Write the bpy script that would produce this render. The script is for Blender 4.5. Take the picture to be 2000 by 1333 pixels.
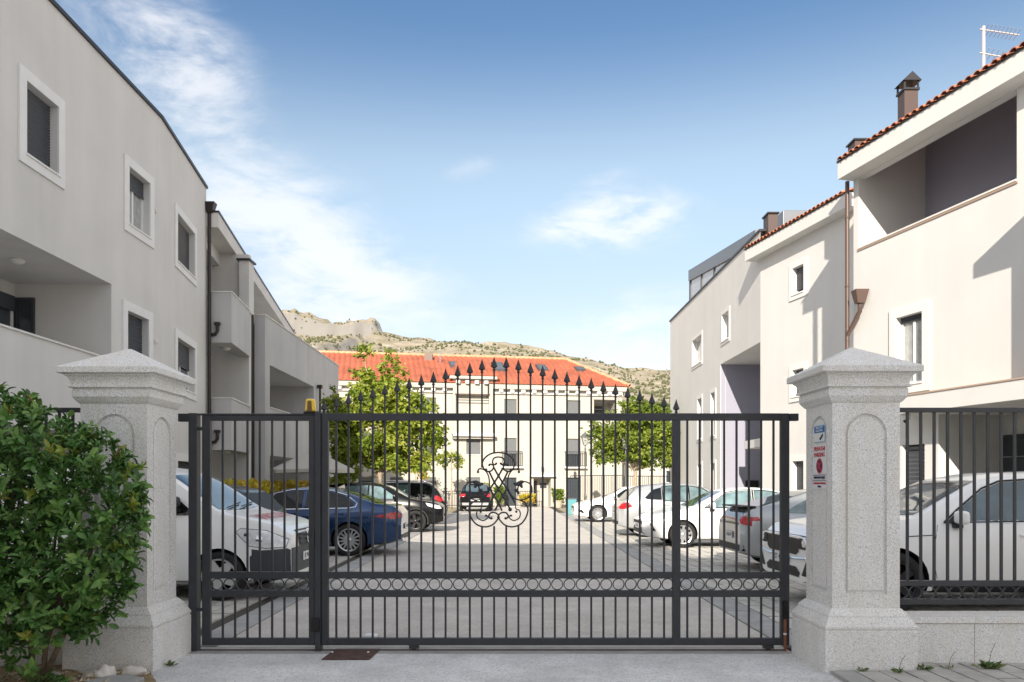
import bpy, bmesh, math, random
from mathutils import Vector, Matrix, noise
from mathutils.bvhtree import BVHTree
random.seed(7)
SC = bpy.context.scene
for o in list(bpy.data.objects): bpy.data.objects.remove(o)
COL = SC.collection
R = math.radians
# ------------------------------------------------------------------ camera
EYE, FPX, CX, CY = 1.55, 1500.0, 995.0, 945.0     # eye height (m), focal length and principal point (photo pixels)
cam_d = bpy.data.cameras.new('camera'); cam = bpy.data.objects.new('camera', cam_d); COL.objects.link(cam)
cam.location = (0, 0, EYE); cam.rotation_euler = (R(90), 0, 0)
cam_d.sensor_width = 36; cam_d.lens = 36*FPX/2000
cam_d.shift_x = (1000-CX)/2000; cam_d.shift_y = (CY-666.5)/2000
cam_d.clip_start = .05; cam_d.clip_end = 5000
SC.camera = cam
# ------------------------------------------------------------------ light
RAY = Vector((.48, 2.37, -1.12)).normalized()
ELEV = math.asin(-RAY.z); AZ = math.atan2(-RAY.x, -RAY.y)
sd = bpy.data.lights.new('sun', 'SUN'); sun = bpy.data.objects.new('sun', sd); COL.objects.link(sun)
sd.energy = 2.0; sd.angle = R(.55); sd.color = (1, .93, .83)
sun.rotation_euler = RAY.to_track_quat('-Z', 'Y').to_euler(); sun.location = (-8, -40, 30)
SC.view_settings.view_transform = 'Standard'; SC.view_settings.look = 'None'
SC.view_settings.gamma = 1; SC.view_settings.exposure = 1.95
SC.view_settings.use_white_balance = True; SC.view_settings.white_balance_temperature = 6750; SC.view_settings.white_balance_tint = 10
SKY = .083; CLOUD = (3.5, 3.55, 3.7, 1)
world = bpy.data.worlds.new('World'); SC.world = world; world.use_nodes = True
def build_world():
    nt = world.node_tree; N = nt.nodes; Lk = nt.links; N.clear()
    out = N.new('ShaderNodeOutputWorld'); bg = N.new('ShaderNodeBackground'); bg.inputs[1].default_value = SKY
    sky = N.new('ShaderNodeTexSky'); sky.sky_type = 'NISHITA'; sky.sun_disc = False
    sky.sun_elevation = ELEV; sky.sun_rotation = AZ % (2*math.pi); sky.air_density = 1.0; sky.dust_density = .6; sky.ozone_density = 1.2
    tc = N.new('ShaderNodeTexCoord')
    def M(op, a, b=None, c=None):
        m = N.new('ShaderNodeMath'); m.operation = op
        for i, v in enumerate((a, b, c)):
            if v is None: continue
            if isinstance(v, (int, float)): m.inputs[i].default_value = v
            else: Lk.new(v, m.inputs[i])
        return m.outputs[0]
    sx = N.new('ShaderNodeSeparateXYZ'); Lk.new(tc.outputs['Generated'], sx.inputs[0])
    dy = M('MAXIMUM', sx.outputs[1], .04)
    u = M('DIVIDE', sx.outputs[0], dy); v = M('DIVIDE', sx.outputs[2], dy)
    # slow distortion so that banks of cloud have ragged outlines
    def nz(scale, detail, rough, sc3, off=0):
        mp = N.new('ShaderNodeMapping'); mp.inputs['Scale'].default_value = sc3; mp.inputs['Location'].default_value = (off, off*.7, 0)
        mp.inputs['Rotation'].default_value = (0, R(38), 0)
        Lk.new(tc.outputs['Generated'], mp.inputs[0])
        n = N.new('ShaderNodeTexNoise'); n.inputs['Scale'].default_value = scale; n.inputs['Detail'].default_value = detail; n.inputs['Roughness'].default_value = rough
        n.inputs['Distortion'].default_value = .5
        Lk.new(mp.outputs[0], n.inputs['Vector']); return n.outputs[0]
    n1 = nz(5, 9, .62, (1, 1, 2.0)); n2 = nz(16, 8, .6, (.7, 1, 2.2), 3.1)
    tex = M('ADD', M('MULTIPLY', n1, .65), M('MULTIPLY', n2, .35))
    tot = None
    for (px, py, a, b, ang, amp) in [(470,330,.30,.095,-41,1.0),(390,110,.09,.06,-60,1.1),(640,500,.17,.055,-22,1.2),(610,590,.10,.035,-5,.9),
                                     (1200,432,.095,.036,6,3.2),(925,330,.045,.02,10,.6),(1235,645,.12,.05,12,1.4),(250,30,.1,.05,-40,.9),(1180,345,.05,.016,15,.5),(960,650,.06,.02,0,.5)]:
        cu, cv = (px-CX)/FPX, (CY-py)/FPX; c, s = math.cos(R(ang)), math.sin(R(ang))
        du = M('SUBTRACT', u, cu); dv = M('SUBTRACT', v, cv)
        p = M('ADD', M('MULTIPLY', du, c/a), M('MULTIPLY', dv, s/a)); q = M('ADD', M('MULTIPLY', du, -s/b), M('MULTIPLY', dv, c/b))
        r2 = M('ADD', M('MULTIPLY', p, p), M('MULTIPLY', q, q))
        g = M('MULTIPLY', M('POWER', 2.718, M('MULTIPLY', r2, -1.0)), amp)
        tot = g if tot is None else M('ADD', tot, g)
    # denser cloud added overhead and behind the camera to brighten the shaded foreground
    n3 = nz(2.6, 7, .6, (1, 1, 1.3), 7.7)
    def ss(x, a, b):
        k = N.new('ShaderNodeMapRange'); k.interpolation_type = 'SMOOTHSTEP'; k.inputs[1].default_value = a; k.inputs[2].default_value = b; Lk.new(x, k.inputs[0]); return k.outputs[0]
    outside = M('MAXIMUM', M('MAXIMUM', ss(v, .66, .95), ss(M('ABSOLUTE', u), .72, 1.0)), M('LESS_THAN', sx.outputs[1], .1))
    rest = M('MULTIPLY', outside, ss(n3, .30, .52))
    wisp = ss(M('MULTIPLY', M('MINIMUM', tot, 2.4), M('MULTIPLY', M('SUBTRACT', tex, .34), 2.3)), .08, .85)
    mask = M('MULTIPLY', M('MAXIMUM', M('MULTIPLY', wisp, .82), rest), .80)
    # deeper blue towards the zenith
    cr = N.new('ShaderNodeValToRGB'); cr.color_ramp.interpolation = 'EASE'; e = cr.color_ramp.elements
    e[0].position = .18; e[0].color = (.68,.57,.57,1); e[1].position = .85; e[1].color = (.27,.38,.48,1)
    for p, c in ((.37, (.84,.74,.63,1)), (.53, (.38,.475,.54,1))): x = e.new(p); x.color = c
    Lk.new(sx.outputs[2], cr.inputs[0])
    dk = N.new('ShaderNodeMix'); dk.data_type = 'RGBA'; dk.blend_type = 'MULTIPLY'; dk.inputs['Factor'].default_value = 1
    Lk.new(sky.outputs[0], dk.inputs['A']); Lk.new(cr.outputs[0], dk.inputs['B'])
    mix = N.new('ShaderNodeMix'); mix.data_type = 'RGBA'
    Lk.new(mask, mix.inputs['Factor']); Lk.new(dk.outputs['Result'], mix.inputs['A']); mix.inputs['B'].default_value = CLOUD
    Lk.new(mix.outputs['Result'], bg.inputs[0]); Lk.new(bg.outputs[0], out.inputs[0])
build_world()
# ------------------------------------------------------------------ helpers
W = {}
def setp(o, parent=None, local=False):
    """link o; world mode keeps the mesh where its coordinates say, local mode puts it in the parent's frame"""
    COL.objects.link(o)
    if parent is not None:
        o.parent = parent
        if not local: o.matrix_parent_inverse = W[parent.name].inverted()
    W[o.name] = Matrix.Identity(4) if not local else W[parent.name].copy()
    return o
def tag(o, label, cat, group=None):
    o['label'] = label; o['category'] = cat
    if group: o['group'] = group
    return o
def structure(o): o['kind'] = 'structure'; return o
def stuff(o): o['kind'] = 'stuff'; return o
def thing(name, label, cat, loc=(0,0,0), rz=0, group=None):
    o = bpy.data.objects.new(name, None); o.empty_display_size = .2
    COL.objects.link(o); o.location = loc; o.rotation_euler = (0, 0, rz)
    W[o.name] = Matrix.Translation(loc) @ Matrix.Rotation(rz, 4, 'Z')
    return tag(o, label, cat, group)
class MB:
    def __init__(s): s.v = []; s.f = []; s.m = []
    def add(s, vs, fs, mi=0):
        n = len(s.v); s.v += [tuple(p) for p in vs]; s.f += [tuple(i+n for i in f) for f in fs]; s.m += [mi]*len(fs); return s
    def hexa(s, p, mi=0):   # p: 8 corners, bottom 4 ccw then top 4
        return s.add(p, [(3,2,1,0),(4,5,6,7),(0,1,5,4),(1,2,6,5),(2,3,7,6),(3,0,4,7)], mi)
    def box(s, x0, x1, y0, y1, z0, z1, mi=0):
        if x0 > x1: x0, x1 = x1, x0
        if y0 > y1: y0, y1 = y1, y0
        if z0 > z1: z0, z1 = z1, z0
        return s.hexa([(x0,y0,z0),(x1,y0,z0),(x1,y1,z0),(x0,y1,z0),(x0,y0,z1),(x1,y0,z1),(x1,y1,z1),(x0,y1,z1)], mi)
    def pbox(s, P, a0, a1, n0, n1, z0, z1, mi=0):
        c = [P(a0,n0,z0),P(a1,n0,z0),P(a1,n1,z0),P(a0,n1,z0),P(a0,n0,z1),P(a1,n0,z1),P(a1,n1,z1),P(a0,n1,z1)]
        return s.hexa(c, mi)
    def prism(s, poly, z0, z1, mi=0):   # xy polygon
        n = len(poly); vs = [(x,y,z0) for x,y in poly]+[(x,y,z1) for x,y in poly]
        fs = [tuple(range(n-1,-1,-1)), tuple(range(n,2*n))]+[(i,(i+1)%n,n+(i+1)%n,n+i) for i in range(n)]
        return s.add(vs, fs, mi)
    def sweep(s, A, B, mi=0):     # two matching loops, capped
        n = len(A); return s.add(list(A)+list(B), [tuple(range(n-1,-1,-1)), tuple(range(n,2*n))]+[(i,(i+1)%n,n+(i+1)%n,n+i) for i in range(n)], mi)
    def tube(s, pts, r, n=6, mi=0, closed=False, cap=True):
        pts = [Vector(p) for p in pts]; m = len(pts); rs = r if isinstance(r, (list, tuple)) else [r]*m
        rings = []; up = None
        for i, p in enumerate(pts):
            if closed: t = pts[(i+1)%m]-pts[i-1]
            else: t = pts[min(i+1,m-1)]-pts[max(i-1,0)]
            t.normalize()
            if up is None: up = Vector((0,0,1)) if abs(t.z) < .9 else Vector((0,1,0))
            a = up-t*up.dot(t)
            if a.length < 1e-4: a = t.orthogonal()
            a.normalize(); b = t.cross(a); up = a
            rings.append([p+(a*math.cos(2*math.pi*k/n)+b*math.sin(2*math.pi*k/n))*rs[i] for k in range(n)])
        vs = [q for rg in rings for q in rg]; fs = []
        for i in range(m if closed else m-1):
            j = (i+1)%m
            for k in range(n): fs.append((i*n+k, i*n+(k+1)%n, j*n+(k+1)%n, j*n+k))
        if cap and not closed: fs += [tuple(range(n-1,-1,-1)), tuple((m-1)*n+k for k in range(n))]
        return s.add(vs, fs, mi)
    def lathe(s, prof, c=(0,0,0), n=16, axis='z', mi=0):
        vs = []; m = len(prof)
        for k in range(n):
            a = 2*math.pi*k/n; ca, sa = math.cos(a), math.sin(a)
            for (r, z) in prof:
                q = (r*ca, r*sa, z) if axis == 'z' else (r*ca, z, -r*sa)
                vs.append((q[0]+c[0], q[1]+c[1], q[2]+c[2]))
        fs = []
        for k in range(n):
            j = (k+1)%n
            for i in range(m-1): fs.append((k*m+i, j*m+i, j*m+i+1, k*m+i+1))
        return s.add(vs, fs, mi)
    def grid(s, nu, nv, fn, mi=0):
        vs = [fn(i/(nu), j/(nv)) for i in range(nu+1) for j in range(nv+1)]
        return s.add(vs, [(i*(nv+1)+j, (i+1)*(nv+1)+j, (i+1)*(nv+1)+j+1, i*(nv+1)+j+1) for i in range(nu) for j in range(nv)], mi)
    def mesh(s, name, mats, smooth=False):
        me = bpy.data.meshes.new(name); me.from_pydata(s.v, [], s.f)
        for m in (mats if isinstance(mats, (list, tuple)) else [mats]): me.materials.append(m)
        if any(s.m): me.polygons.foreach_set('material_index', s.m)
        if smooth is not False:
            me.polygons.foreach_set('use_smooth', [True]*len(s.f))
            if smooth is not True: me.set_sharp_from_angle(angle=R(smooth))
        me.update(); return me
    def build(s, name, mats, parent=None, smooth=False, local=False, bevel=0, seg=2):
        me = s.mesh(name, mats, smooth)
        o = bpy.data.objects.new(name, me); setp(o, parent, local)
        if bevel:
            b = o.modifiers.new('bevel', 'BEVEL'); b.width = bevel; b.segments = seg; b.limit_method = 'ANGLE'; b.angle_limit = R(35)
        return o
def inst(name, me, loc, parent, rot=(0,0,0), scale=(1,1,1), local=False):
    o = bpy.data.objects.new(name, me); setp(o, parent, local); o.location = loc; o.rotation_euler = rot; o.scale = scale; W[o.name] = W[o.name] @ Matrix.Translation(loc); return o
def text_mesh(body, size, mat, depth=.0015, align='CENTER'):
    cu = bpy.data.curves.new('t', 'FONT'); cu.body = body; cu.size = size; cu.extrude = depth; cu.align_x = align; cu.align_y = 'CENTER'; cu.resolution_u = 2
    ob = bpy.data.objects.new('t', cu); COL.objects.link(ob)
    dg = bpy.context.evaluated_depsgraph_get(); me = bpy.data.meshes.new_from_object(ob.evaluated_get(dg))
    bpy.data.objects.remove(ob); me.materials.clear(); me.materials.append(mat); return me
def place(me, name, M, parent, local=False):
    o = bpy.data.objects.new(name, me); setp(o, parent, local); o.matrix_basis = M; return o
def frame(ox, oy, tx, ty, side):
    l = math.hypot(tx, ty); tx /= l; ty /= l; nx, ny = (ty, -tx) if side > 0 else (-ty, tx)
    return lambda s, n, z: (ox+tx*s+nx*n, oy+ty*s+ny*n, z)
# pixel of the photo -> world at depth d (used only to read positions off the photo)
def at(px, py, d): return ((px-CX)*d/FPX, d, EYE-(py-CY)*d/FPX)
# ------------------------------------------------------------------ materials
def mat(name, col, rough=.6, metal=0, nscale=0, namt=.15, bump=0, bscale=60, coat=0, spec=None, ncol=None, ndetail=6, emit=0):
    m = bpy.data.materials.new(name); m.use_nodes = True; nt = m.node_tree; b = nt.nodes['Principled BSDF']
    b.inputs['Base Color'].default_value = (*col, 1); b.inputs['Roughness'].default_value = rough; b.inputs['Metallic'].default_value = metal
    if coat: b.inputs['Coat Weight'].default_value = coat; b.inputs['Coat Roughness'].default_value = .04
    if spec is not None: b.inputs['Specular IOR Level'].default_value = spec
    if emit: b.inputs['Emission Color'].default_value = (*col, 1); b.inputs['Emission Strength'].default_value = emit
    geo = nt.nodes.new('ShaderNodeNewGeometry')
    if nscale:
        n = nt.nodes.new('ShaderNodeTexNoise'); n.inputs['Scale'].default_value = nscale; n.inputs['Detail'].default_value = ndetail; n.inputs['Roughness'].default_value = .6
        nt.links.new(geo.outputs['Position'], n.inputs['Vector'])
        mx = nt.nodes.new('ShaderNodeMix'); mx.data_type = 'RGBA'
        mr = nt.nodes.new('ShaderNodeMapRange'); mr.inputs[1].default_value = .3; mr.inputs[2].default_value = .7
        nt.links.new(n.outputs[0], mr.inputs[0]); nt.links.new(mr.outputs[0], mx.inputs['Factor'])
        lo = ncol or tuple(c*(1-namt) for c in col); hi = tuple(min(1, c*(1+namt)) for c in col) if ncol is None else col
        mx.inputs['A'].default_value = (*lo, 1); mx.inputs['B'].default_value = (*hi, 1)
        nt.links.new(mx.outputs['Result'], b.inputs['Base Color'])
    if bump:
        n2 = nt.nodes.new('ShaderNodeTexNoise'); n2.inputs['Scale'].default_value = bscale; n2.inputs['Detail'].default_value = 4
        nt.links.new(geo.outputs['Position'], n2.inputs['Vector'])
        bp = nt.nodes.new('ShaderNodeBump'); bp.inputs['Strength'].default_value = bump; bp.inputs['Distance'].default_value = .01
        nt.links.new(n2.outputs[0], bp.inputs['Height']); nt.links.new(bp.outputs[0], b.inputs['Normal'])
    return m
def plaster(name, col, stain=.10):
    """painted render: fine grain, large soft unevenness, faint rain streaks down the face"""
    m = mat(name, col, .92, bump=.25, bscale=140, spec=.2); nt = m.node_tree; b = nt.nodes['Principled BSDF']
    geo = [n for n in nt.nodes if n.type == 'NEW_GEOMETRY'][0]
    def nn(scale, sc3, det):
        mp = nt.nodes.new('ShaderNodeMapping'); mp.inputs['Scale'].default_value = sc3; nt.links.new(geo.outputs['Position'], mp.inputs[0])
        n = nt.nodes.new('ShaderNodeTexNoise'); n.inputs['Scale'].default_value = scale; n.inputs['Detail'].default_value = det; nt.links.new(mp.outputs[0], n.inputs['Vector']); return n.outputs[0]
    a = nn(.7, (1,1,1), 5); c = nn(2.2, (1,1,.06), 4); g = nn(90, (1,1,1), 2)
    def M(op, x, y):
        k = nt.nodes.new('ShaderNodeMath'); k.operation = op
        for i, v in enumerate((x, y)):
            if isinstance(v, (int, float)): k.inputs[i].default_value = v
            else: nt.links.new(v, k.inputs[i])
        return k.outputs[0]
    f = M('ADD', M('ADD', M('MULTIPLY', a, .5), M('MULTIPLY', c, .4)), M('MULTIPLY', g, .35))
    mr = nt.nodes.new('ShaderNodeMapRange'); mr.inputs[1].default_value = .42; mr.inputs[2].default_value = .85; nt.links.new(f, mr.inputs[0])
    mx = nt.nodes.new('ShaderNodeMix'); mx.data_type = 'RGBA'; nt.links.new(mr.outputs[0], mx.inputs['Factor'])
    mx.inputs['A'].default_value = (*[k*(1-stain) for k in col], 1); mx.inputs['B'].default_value = (*[min(1, k*(1+stain*.5)) for k in col], 1)
    nt.links.new(mx.outputs['Result'], b.inputs['Base Color']); return m
def granite(name, base, dark, cream, sc=1.0):
    m = mat(name, base, .75, bump=.12, bscale=160, spec=.3); nt = m.node_tree; b = nt.nodes['Principled BSDF']
    geo = [n for n in nt.nodes if n.type == 'NEW_GEOMETRY'][0]
    vo = nt.nodes.new('ShaderNodeTexVoronoi'); vo.inputs['Scale'].default_value = 105*sc; nt.links.new(geo.outputs['Position'], vo.inputs['Vector'])
    sp = nt.nodes.new('ShaderNodeSeparateColor'); nt.links.new(vo.outputs['Color'], sp.inputs[0])
    rp = nt.nodes.new('ShaderNodeValToRGB'); e = rp.color_ramp; e.interpolation = 'CONSTANT'
    e.elements[0].position = 0; e.elements[0].color = (*dark, 1); e.elements[1].position = .10; e.elements[1].color = (*[c*.78 for c in base], 1)
    for p, c in ((.34, base), (.62, tuple(min(1, k*1.12) for k in base)), (.86, cream)): x = e.elements.new(p); x.color = (*c, 1)
    nt.links.new(sp.outputs[0], rp.inputs[0])
    n = nt.nodes.new('ShaderNodeTexNoise'); n.inputs['Scale'].default_value = 2.3; n.inputs['Detail'].default_value = 7; nt.links.new(geo.outputs['Position'], n.inputs['Vector'])
    mr = nt.nodes.new('ShaderNodeMapRange'); mr.inputs[1].default_value = .35; mr.inputs[2].default_value = .75; mr.inputs[3].default_value = .0; mr.inputs[4].default_value = .55; nt.links.new(n.outputs[0], mr.inputs[0])
    mpg = nt.nodes.new('ShaderNodeMapping'); mpg.inputs['Scale'].default_value = (3, 3, .5); nt.links.new(geo.outputs['Position'], mpg.inputs[0]); nt.links.new(mpg.outputs[0], n.inputs['Vector'])
    mx = nt.nodes.new('ShaderNodeMix'); mx.data_type = 'RGBA'; nt.links.new(mr.outputs[0], mx.inputs['Factor']); nt.links.new(rp.outputs[0], mx.inputs['A'])
    mx.inputs['B'].default_value = (base[0]*.86, base[1]*.80, base[2]*.70, 1); nt.links.new(mx.outputs['Result'], b.inputs['Base Color']); return m
def asphalt(name, base, dark, fleck):
    m = mat(name, base, .9, bump=.5, bscale=110, spec=.25); nt = m.node_tree; b = nt.nodes['Principled BSDF']
    geo = [n for n in nt.nodes if n.type == 'NEW_GEOMETRY'][0]
    def tx(kind, scale, det=5):
        n = nt.nodes.new(kind); n.inputs['Scale'].default_value = scale
        if 'Detail' in n.inputs: n.inputs['Detail'].default_value = det
        nt.links.new(geo.outputs['Position'], n.inputs['Vector']); return n
    vo = tx('ShaderNodeTexVoronoi', 70); sp = nt.nodes.new('ShaderNodeSeparateColor'); nt.links.new(vo.outputs['Color'], sp.inputs[0])
    rp = nt.nodes.new('ShaderNodeValToRGB'); e = rp.color_ramp; e.elements[0].color = (*dark, 1); e.elements[1].color = (*fleck, 1); x = e.elements.new(.45); x.color = (*base, 1)
    nt.links.new(sp.outputs[0], rp.inputs[0])
    n = tx('ShaderNodeTexNoise', 1.3, 11); n.inputs['Roughness'].default_value = .74
    mr = nt.nodes.new('ShaderNodeMapRange'); mr.inputs[1].default_value = .36; mr.inputs[2].default_value = .72; mr.inputs[4].default_value = .75; nt.links.new(n.outputs[0], mr.inputs[0])
    mx = nt.nodes.new('ShaderNodeMix'); mx.data_type = 'RGBA'; nt.links.new(mr.outputs[0], mx.inputs['Factor']); nt.links.new(rp.outputs[0], mx.inputs['A'])
    mx.inputs['B'].default_value = (*[c*.72 for c in base], 1)
    nt.links.new(mx.outputs['Result'], b.inputs['Base Color']); return m
def leafmat(name, a, b2, c, scale=3, rough=.45, trans=.25):
    m = mat(name, a, rough, spec=.4); nt = m.node_tree; b = nt.nodes['Principled BSDF']
    geo = [n for n in nt.nodes if n.type == 'NEW_GEOMETRY'][0]
    n = nt.nodes.new('ShaderNodeTexNoise'); n.inputs['Scale'].default_value = scale; n.inputs['Detail'].default_value = 5; nt.links.new(geo.outputs['Position'], n.inputs['Vector'])
    ad = nt.nodes.new('ShaderNodeMath'); ad.operation = 'MULTIPLY_ADD'; ad.inputs[1].default_value = .45; nt.links.new(geo.outputs['Random Per Island'], ad.inputs[0]); 
    sb = nt.nodes.new('ShaderNodeMath'); sb.operation = 'SUBTRACT'; nt.links.new(n.outputs[0], sb.inputs[0]); sb.inputs[1].default_value = .2; nt.links.new(sb.outputs[0], ad.inputs[2])
    rp = nt.nodes.new('ShaderNodeValToRGB'); e = rp.color_ramp; e.elements[0].position = .2; e.elements[0].color = (*a, 1); e.elements[1].position = .85; e.elements[1].color = (*c, 1); x = e.elements.new(.5); x.color = (*b2, 1)
    nt.links.new(ad.outputs[0], rp.inputs[0]); nt.links.new(rp.outputs[0], b.inputs['Base Color'])
    tr = nt.nodes.new('ShaderNodeBsdfTranslucent'); nt.links.new(rp.outputs[0], tr.inputs[0]); ms = nt.nodes.new('ShaderNodeMixShader'); ms.inputs[0].default_value = trans
    out = [k for k in nt.nodes if k.type == 'OUTPUT_MATERIAL'][0]
    nt.links.new(b.outputs[0], ms.inputs[1]); nt.links.new(tr.outputs[0], ms.inputs[2]); nt.links.new(ms.outputs[0], out.inputs[0]); return m
M = {}
M['plaster'] = plaster('plaster_offwhite', (.71,.69,.66), .12)
M['plaster_r'] = plaster('plaster_warm_white', (.675,.665,.645), .08)
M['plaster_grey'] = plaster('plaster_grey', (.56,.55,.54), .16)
M['plaster_far'] = plaster('plaster_cream', (.485,.46,.41), .10)
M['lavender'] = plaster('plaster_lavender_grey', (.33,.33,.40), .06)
M['trim'] = mat('white_trim', (.80,.79,.77), .85, nscale=3, namt=.04)
M['coping'] = mat('stone_coping', (.72,.70,.66), .7, nscale=5, namt=.08)
M['granite'] = granite('granite_grey', (.82,.81,.79), (.40,.40,.40), (.90,.885,.85), 2.0)
M['iron'] = mat('painted_iron_anthracite', (.036,.038,.044), .48, nscale=9, namt=.14, bump=.05, bscale=90)
M['flash'] = mat('roof_edge_metal', (.035,.036,.04), .4, .3)
M['pipe'] = mat('downpipe_dark_brown', (.035,.026,.024), .35, .3)
M['pipe_brown'] = mat('downpipe_copper_brown', (.11,.07,.058), .45, .2)
M['shutter'] = mat('shutter_slate', (.055,.062,.075), .5)
M['shutter_grey'] = mat('shutter_grey', (.17,.18,.185), .55)
M['frame'] = mat('window_frame_white', (.78,.78,.77), .4)
M['frame_dark'] = mat('window_frame_dark', (.05,.055,.065), .4)
M['glass'] = mat('window_glass', (.05,.06,.07), .05, spec=.8)
M['glass_pale'] = mat('window_glass_curtain', (.38,.39,.38), .08, spec=.8, nscale=6, namt=.2)
M['asphalt'] = asphalt('asphalt_worn', (.55,.54,.53), (.20,.20,.20), (.80,.79,.78))
M['asphalt_in'] = asphalt('asphalt_courtyard', (.47,.44,.405), (.24,.23,.22), (.64,.61,.57))
M['concrete'] = mat('concrete', (.36,.355,.34), .9, nscale=4, namt=.18, bump=.2)
M['kerb'] = mat('kerb_concrete', (.34,.34,.335), .85, nscale=3, namt=.2, bump=.2)
M['paver'] = mat('paver_concrete', (.47,.455,.42), .9, nscale=2.4, namt=.22, bump=.3)
M['joint'] = mat('paver_joint', (.06,.055,.045), .95, nscale=12, namt=.3)
M['soil'] = mat('dry_soil', (.30,.215,.125), .95, nscale=14, namt=.4, bump=.8, bscale=30)
M['rock'] = mat('pale_rock', (.62,.55,.46), .85, nscale=9, namt=.2, bump=.5, bscale=25)
M['rust'] = mat('rusty_steel', (.085,.042,.032), .75, nscale=16, namt=.45, bump=.2)
M['tile'] = mat('roof_tile_terracotta', (.36,.10,.052), .8, nscale=.9, namt=.28, bump=.15, ndetail=9)
M['tile_old'] = mat('roof_tile_weathered', (.40,.15,.085), .8, nscale=3, namt=.35)
M['black'] = mat('black_plastic', (.0045,.0045,.005), .5)
M['rubber'] = mat('tyre_rubber', (.014,.014,.015), .8)
M['chrome'] = mat('chrome', (.72,.73,.74), .12, 1)
M['alloy'] = mat('alloy_silver', (.62,.63,.65), .28, .85)
M['alloy_dark'] = mat('alloy_black', (.03,.03,.033), .35, .6)
M['white'] = mat('white_plain', (.8,.8,.8), .5)
M['red'] = mat('red_print', (.55,.04,.06), .5)
M['blue'] = mat('blue_print', (.03,.16,.42), .45)
M['navy'] = mat('navy_enamel', (.012,.014,.10), .3)
M['yellow'] = mat('beacon_amber', (.85,.55,.02), .25, coat=.5)
M['bark'] = mat('bark', (.19,.14,.10), .9, nscale=18, namt=.35, bump=.6, bscale=40)
M['bark_pale'] = mat('bark_pale', (.36,.29,.21), .9, nscale=14, namt=.3, bump=.5, bscale=40)
M['hedge'] = leafmat('leaf_glossy_dark', (.030,.085,.020), (.085,.20,.045), (.22,.36,.085), 5, .33, .12)
M['hedge_new'] = leafmat('leaf_new_growth', (.24,.40,.06), (.30,.36,.06), (.26,.15,.06), 9, .38, .25)
M['tree_l'] = leafmat('leaf_bright_green', (.075,.14,.015), (.25,.33,.035), (.50,.52,.09), 1.1, .5, .45)
M['tree_r'] = leafmat('leaf_mid_green', (.05,.10,.012), (.17,.25,.03), (.38,.42,.07), 1.1, .5, .42)
M['yhedge'] = leafmat('leaf_yellow', (.16,.18,.02), (.55,.46,.04), (.55,.28,.06), 4, .5, .3)
M['weed'] = leafmat('leaf_weed', (.04,.09,.02), (.10,.17,.04), (.25,.28,.12), 30, .6, .2)
# ------------------------------------------------------------------ ground
def sheet(name, x0, x1, y0, y1, z, m):
    b = MB(); b.add([(x0,y0,z),(x1,y0,z),(x1,y1,z),(x0,y1,z)], [(0,1,2,3)]); return structure(b.build(name, m))
M['earth'] = mat('dry_ground', (.30,.27,.18), .95, nscale=.05, namt=.3)
structure(MB().add([(-1500,-300,-.03),(1500,-300,-.03),(1500,2500,-.03),(-1500,2500,-.03)], [(0,1,2,3)]).build('ground', M['earth']))
sheet('street', -40, 40, -9.6, 3.0, -.012, M['asphalt'])
drive = MB(); drive.add([(-2.60,3.0,-.004),(2.62,3.0,-.004),(2.62,7.02,-.004),(-2.96,7.02,-.004),(-2.96,6.33,-.004),(-2.70,5.9,-.004)], [(0,1,2,3,4,5)])
structure(drive.build('driveway', M['asphalt']))
sheet('courtyard_road', -2.78, 2.60, 7.30, 60, 0, M['asphalt_in'])
sheet('gate_threshold', -2.95, 2.60, 7.02, 7.30, -.002, M['concrete'])
# kerb channels, one stone after another
for nm, xa, xb in (('kerb_channel', 2.602, 2.97), ('kerb_channel', -3.12, -2.782)):
    base = MB().box(xa, xb, 7.25, 52, -.05, -.006).build(nm, M['joint']); structure(base)
    k = MB().box(-(xb-xa)/2+.004, (xb-xa)/2-.004, -.494, .494, -.04, .012).mesh('kerb_stone', M['kerb'])
    y = 7.8
    while y < 40: inst('kerb_stone', k, ((xa+xb)/2, y, random.uniform(-.002,.002)), base); y += 1.0
# paved parking bays: joints below, every near paver a piece of its own
def paved(name, xa, xb, ya, yb, pw, pl, zt, near, vis, bond=.5, gap=.010):
    base = structure(MB().box(xa, xb, ya, yb, -.06, zt-.02).build(name, M['joint']))
    pm = []
    for q in range(3):
        b = MB().box(-pw/2+gap, pw/2-gap, -pl/2+gap, pl/2-gap, -.05, 0)
        me = b.mesh('paver', M['paver']); pm.append(me)
    cells = []; i = 0; x = xa+pw/2
    while x < xb-pw*.4:
        y = ya+pl/2+(bond*pl if i % 2 else 0)
        while y < yb-pl*.4: cells.append((x, y)); y += pl
        x += pw; i += 1
    cells.sort(key=lambda c: (0 if vis(*c) else 1, c[1]))
    rest = MB()
    for n, (x, y) in enumerate(cells):
        dz = random.uniform(-.0035, .0025); tl = random.uniform(-.004, .004)
        if n < near: inst('paver', random.choice(pm), (x, y, zt+dz), base, (tl, random.uniform(-.004,.004), 0))
        else: rest.box(x-pw/2+gap, x+pw/2-gap, y-pl/2+gap, y+pl/2-gap, -.05, zt+dz)
    if rest.v: stuff(rest.build('distant_pavers', M['paver'], base))
    return base
def seen(x, y):
    px = CX+x*FPX/y; return 1330 < px < 1570 or 380 < px < 700
paved('parking_paving_right', 2.975, 8.3, 7.3, 40, .245, .40, .012, 290, seen)
paved('parking_paving_left', -8.2, -3.125, 7.3, 34, .245, .40, .012, 200, seen)
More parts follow.
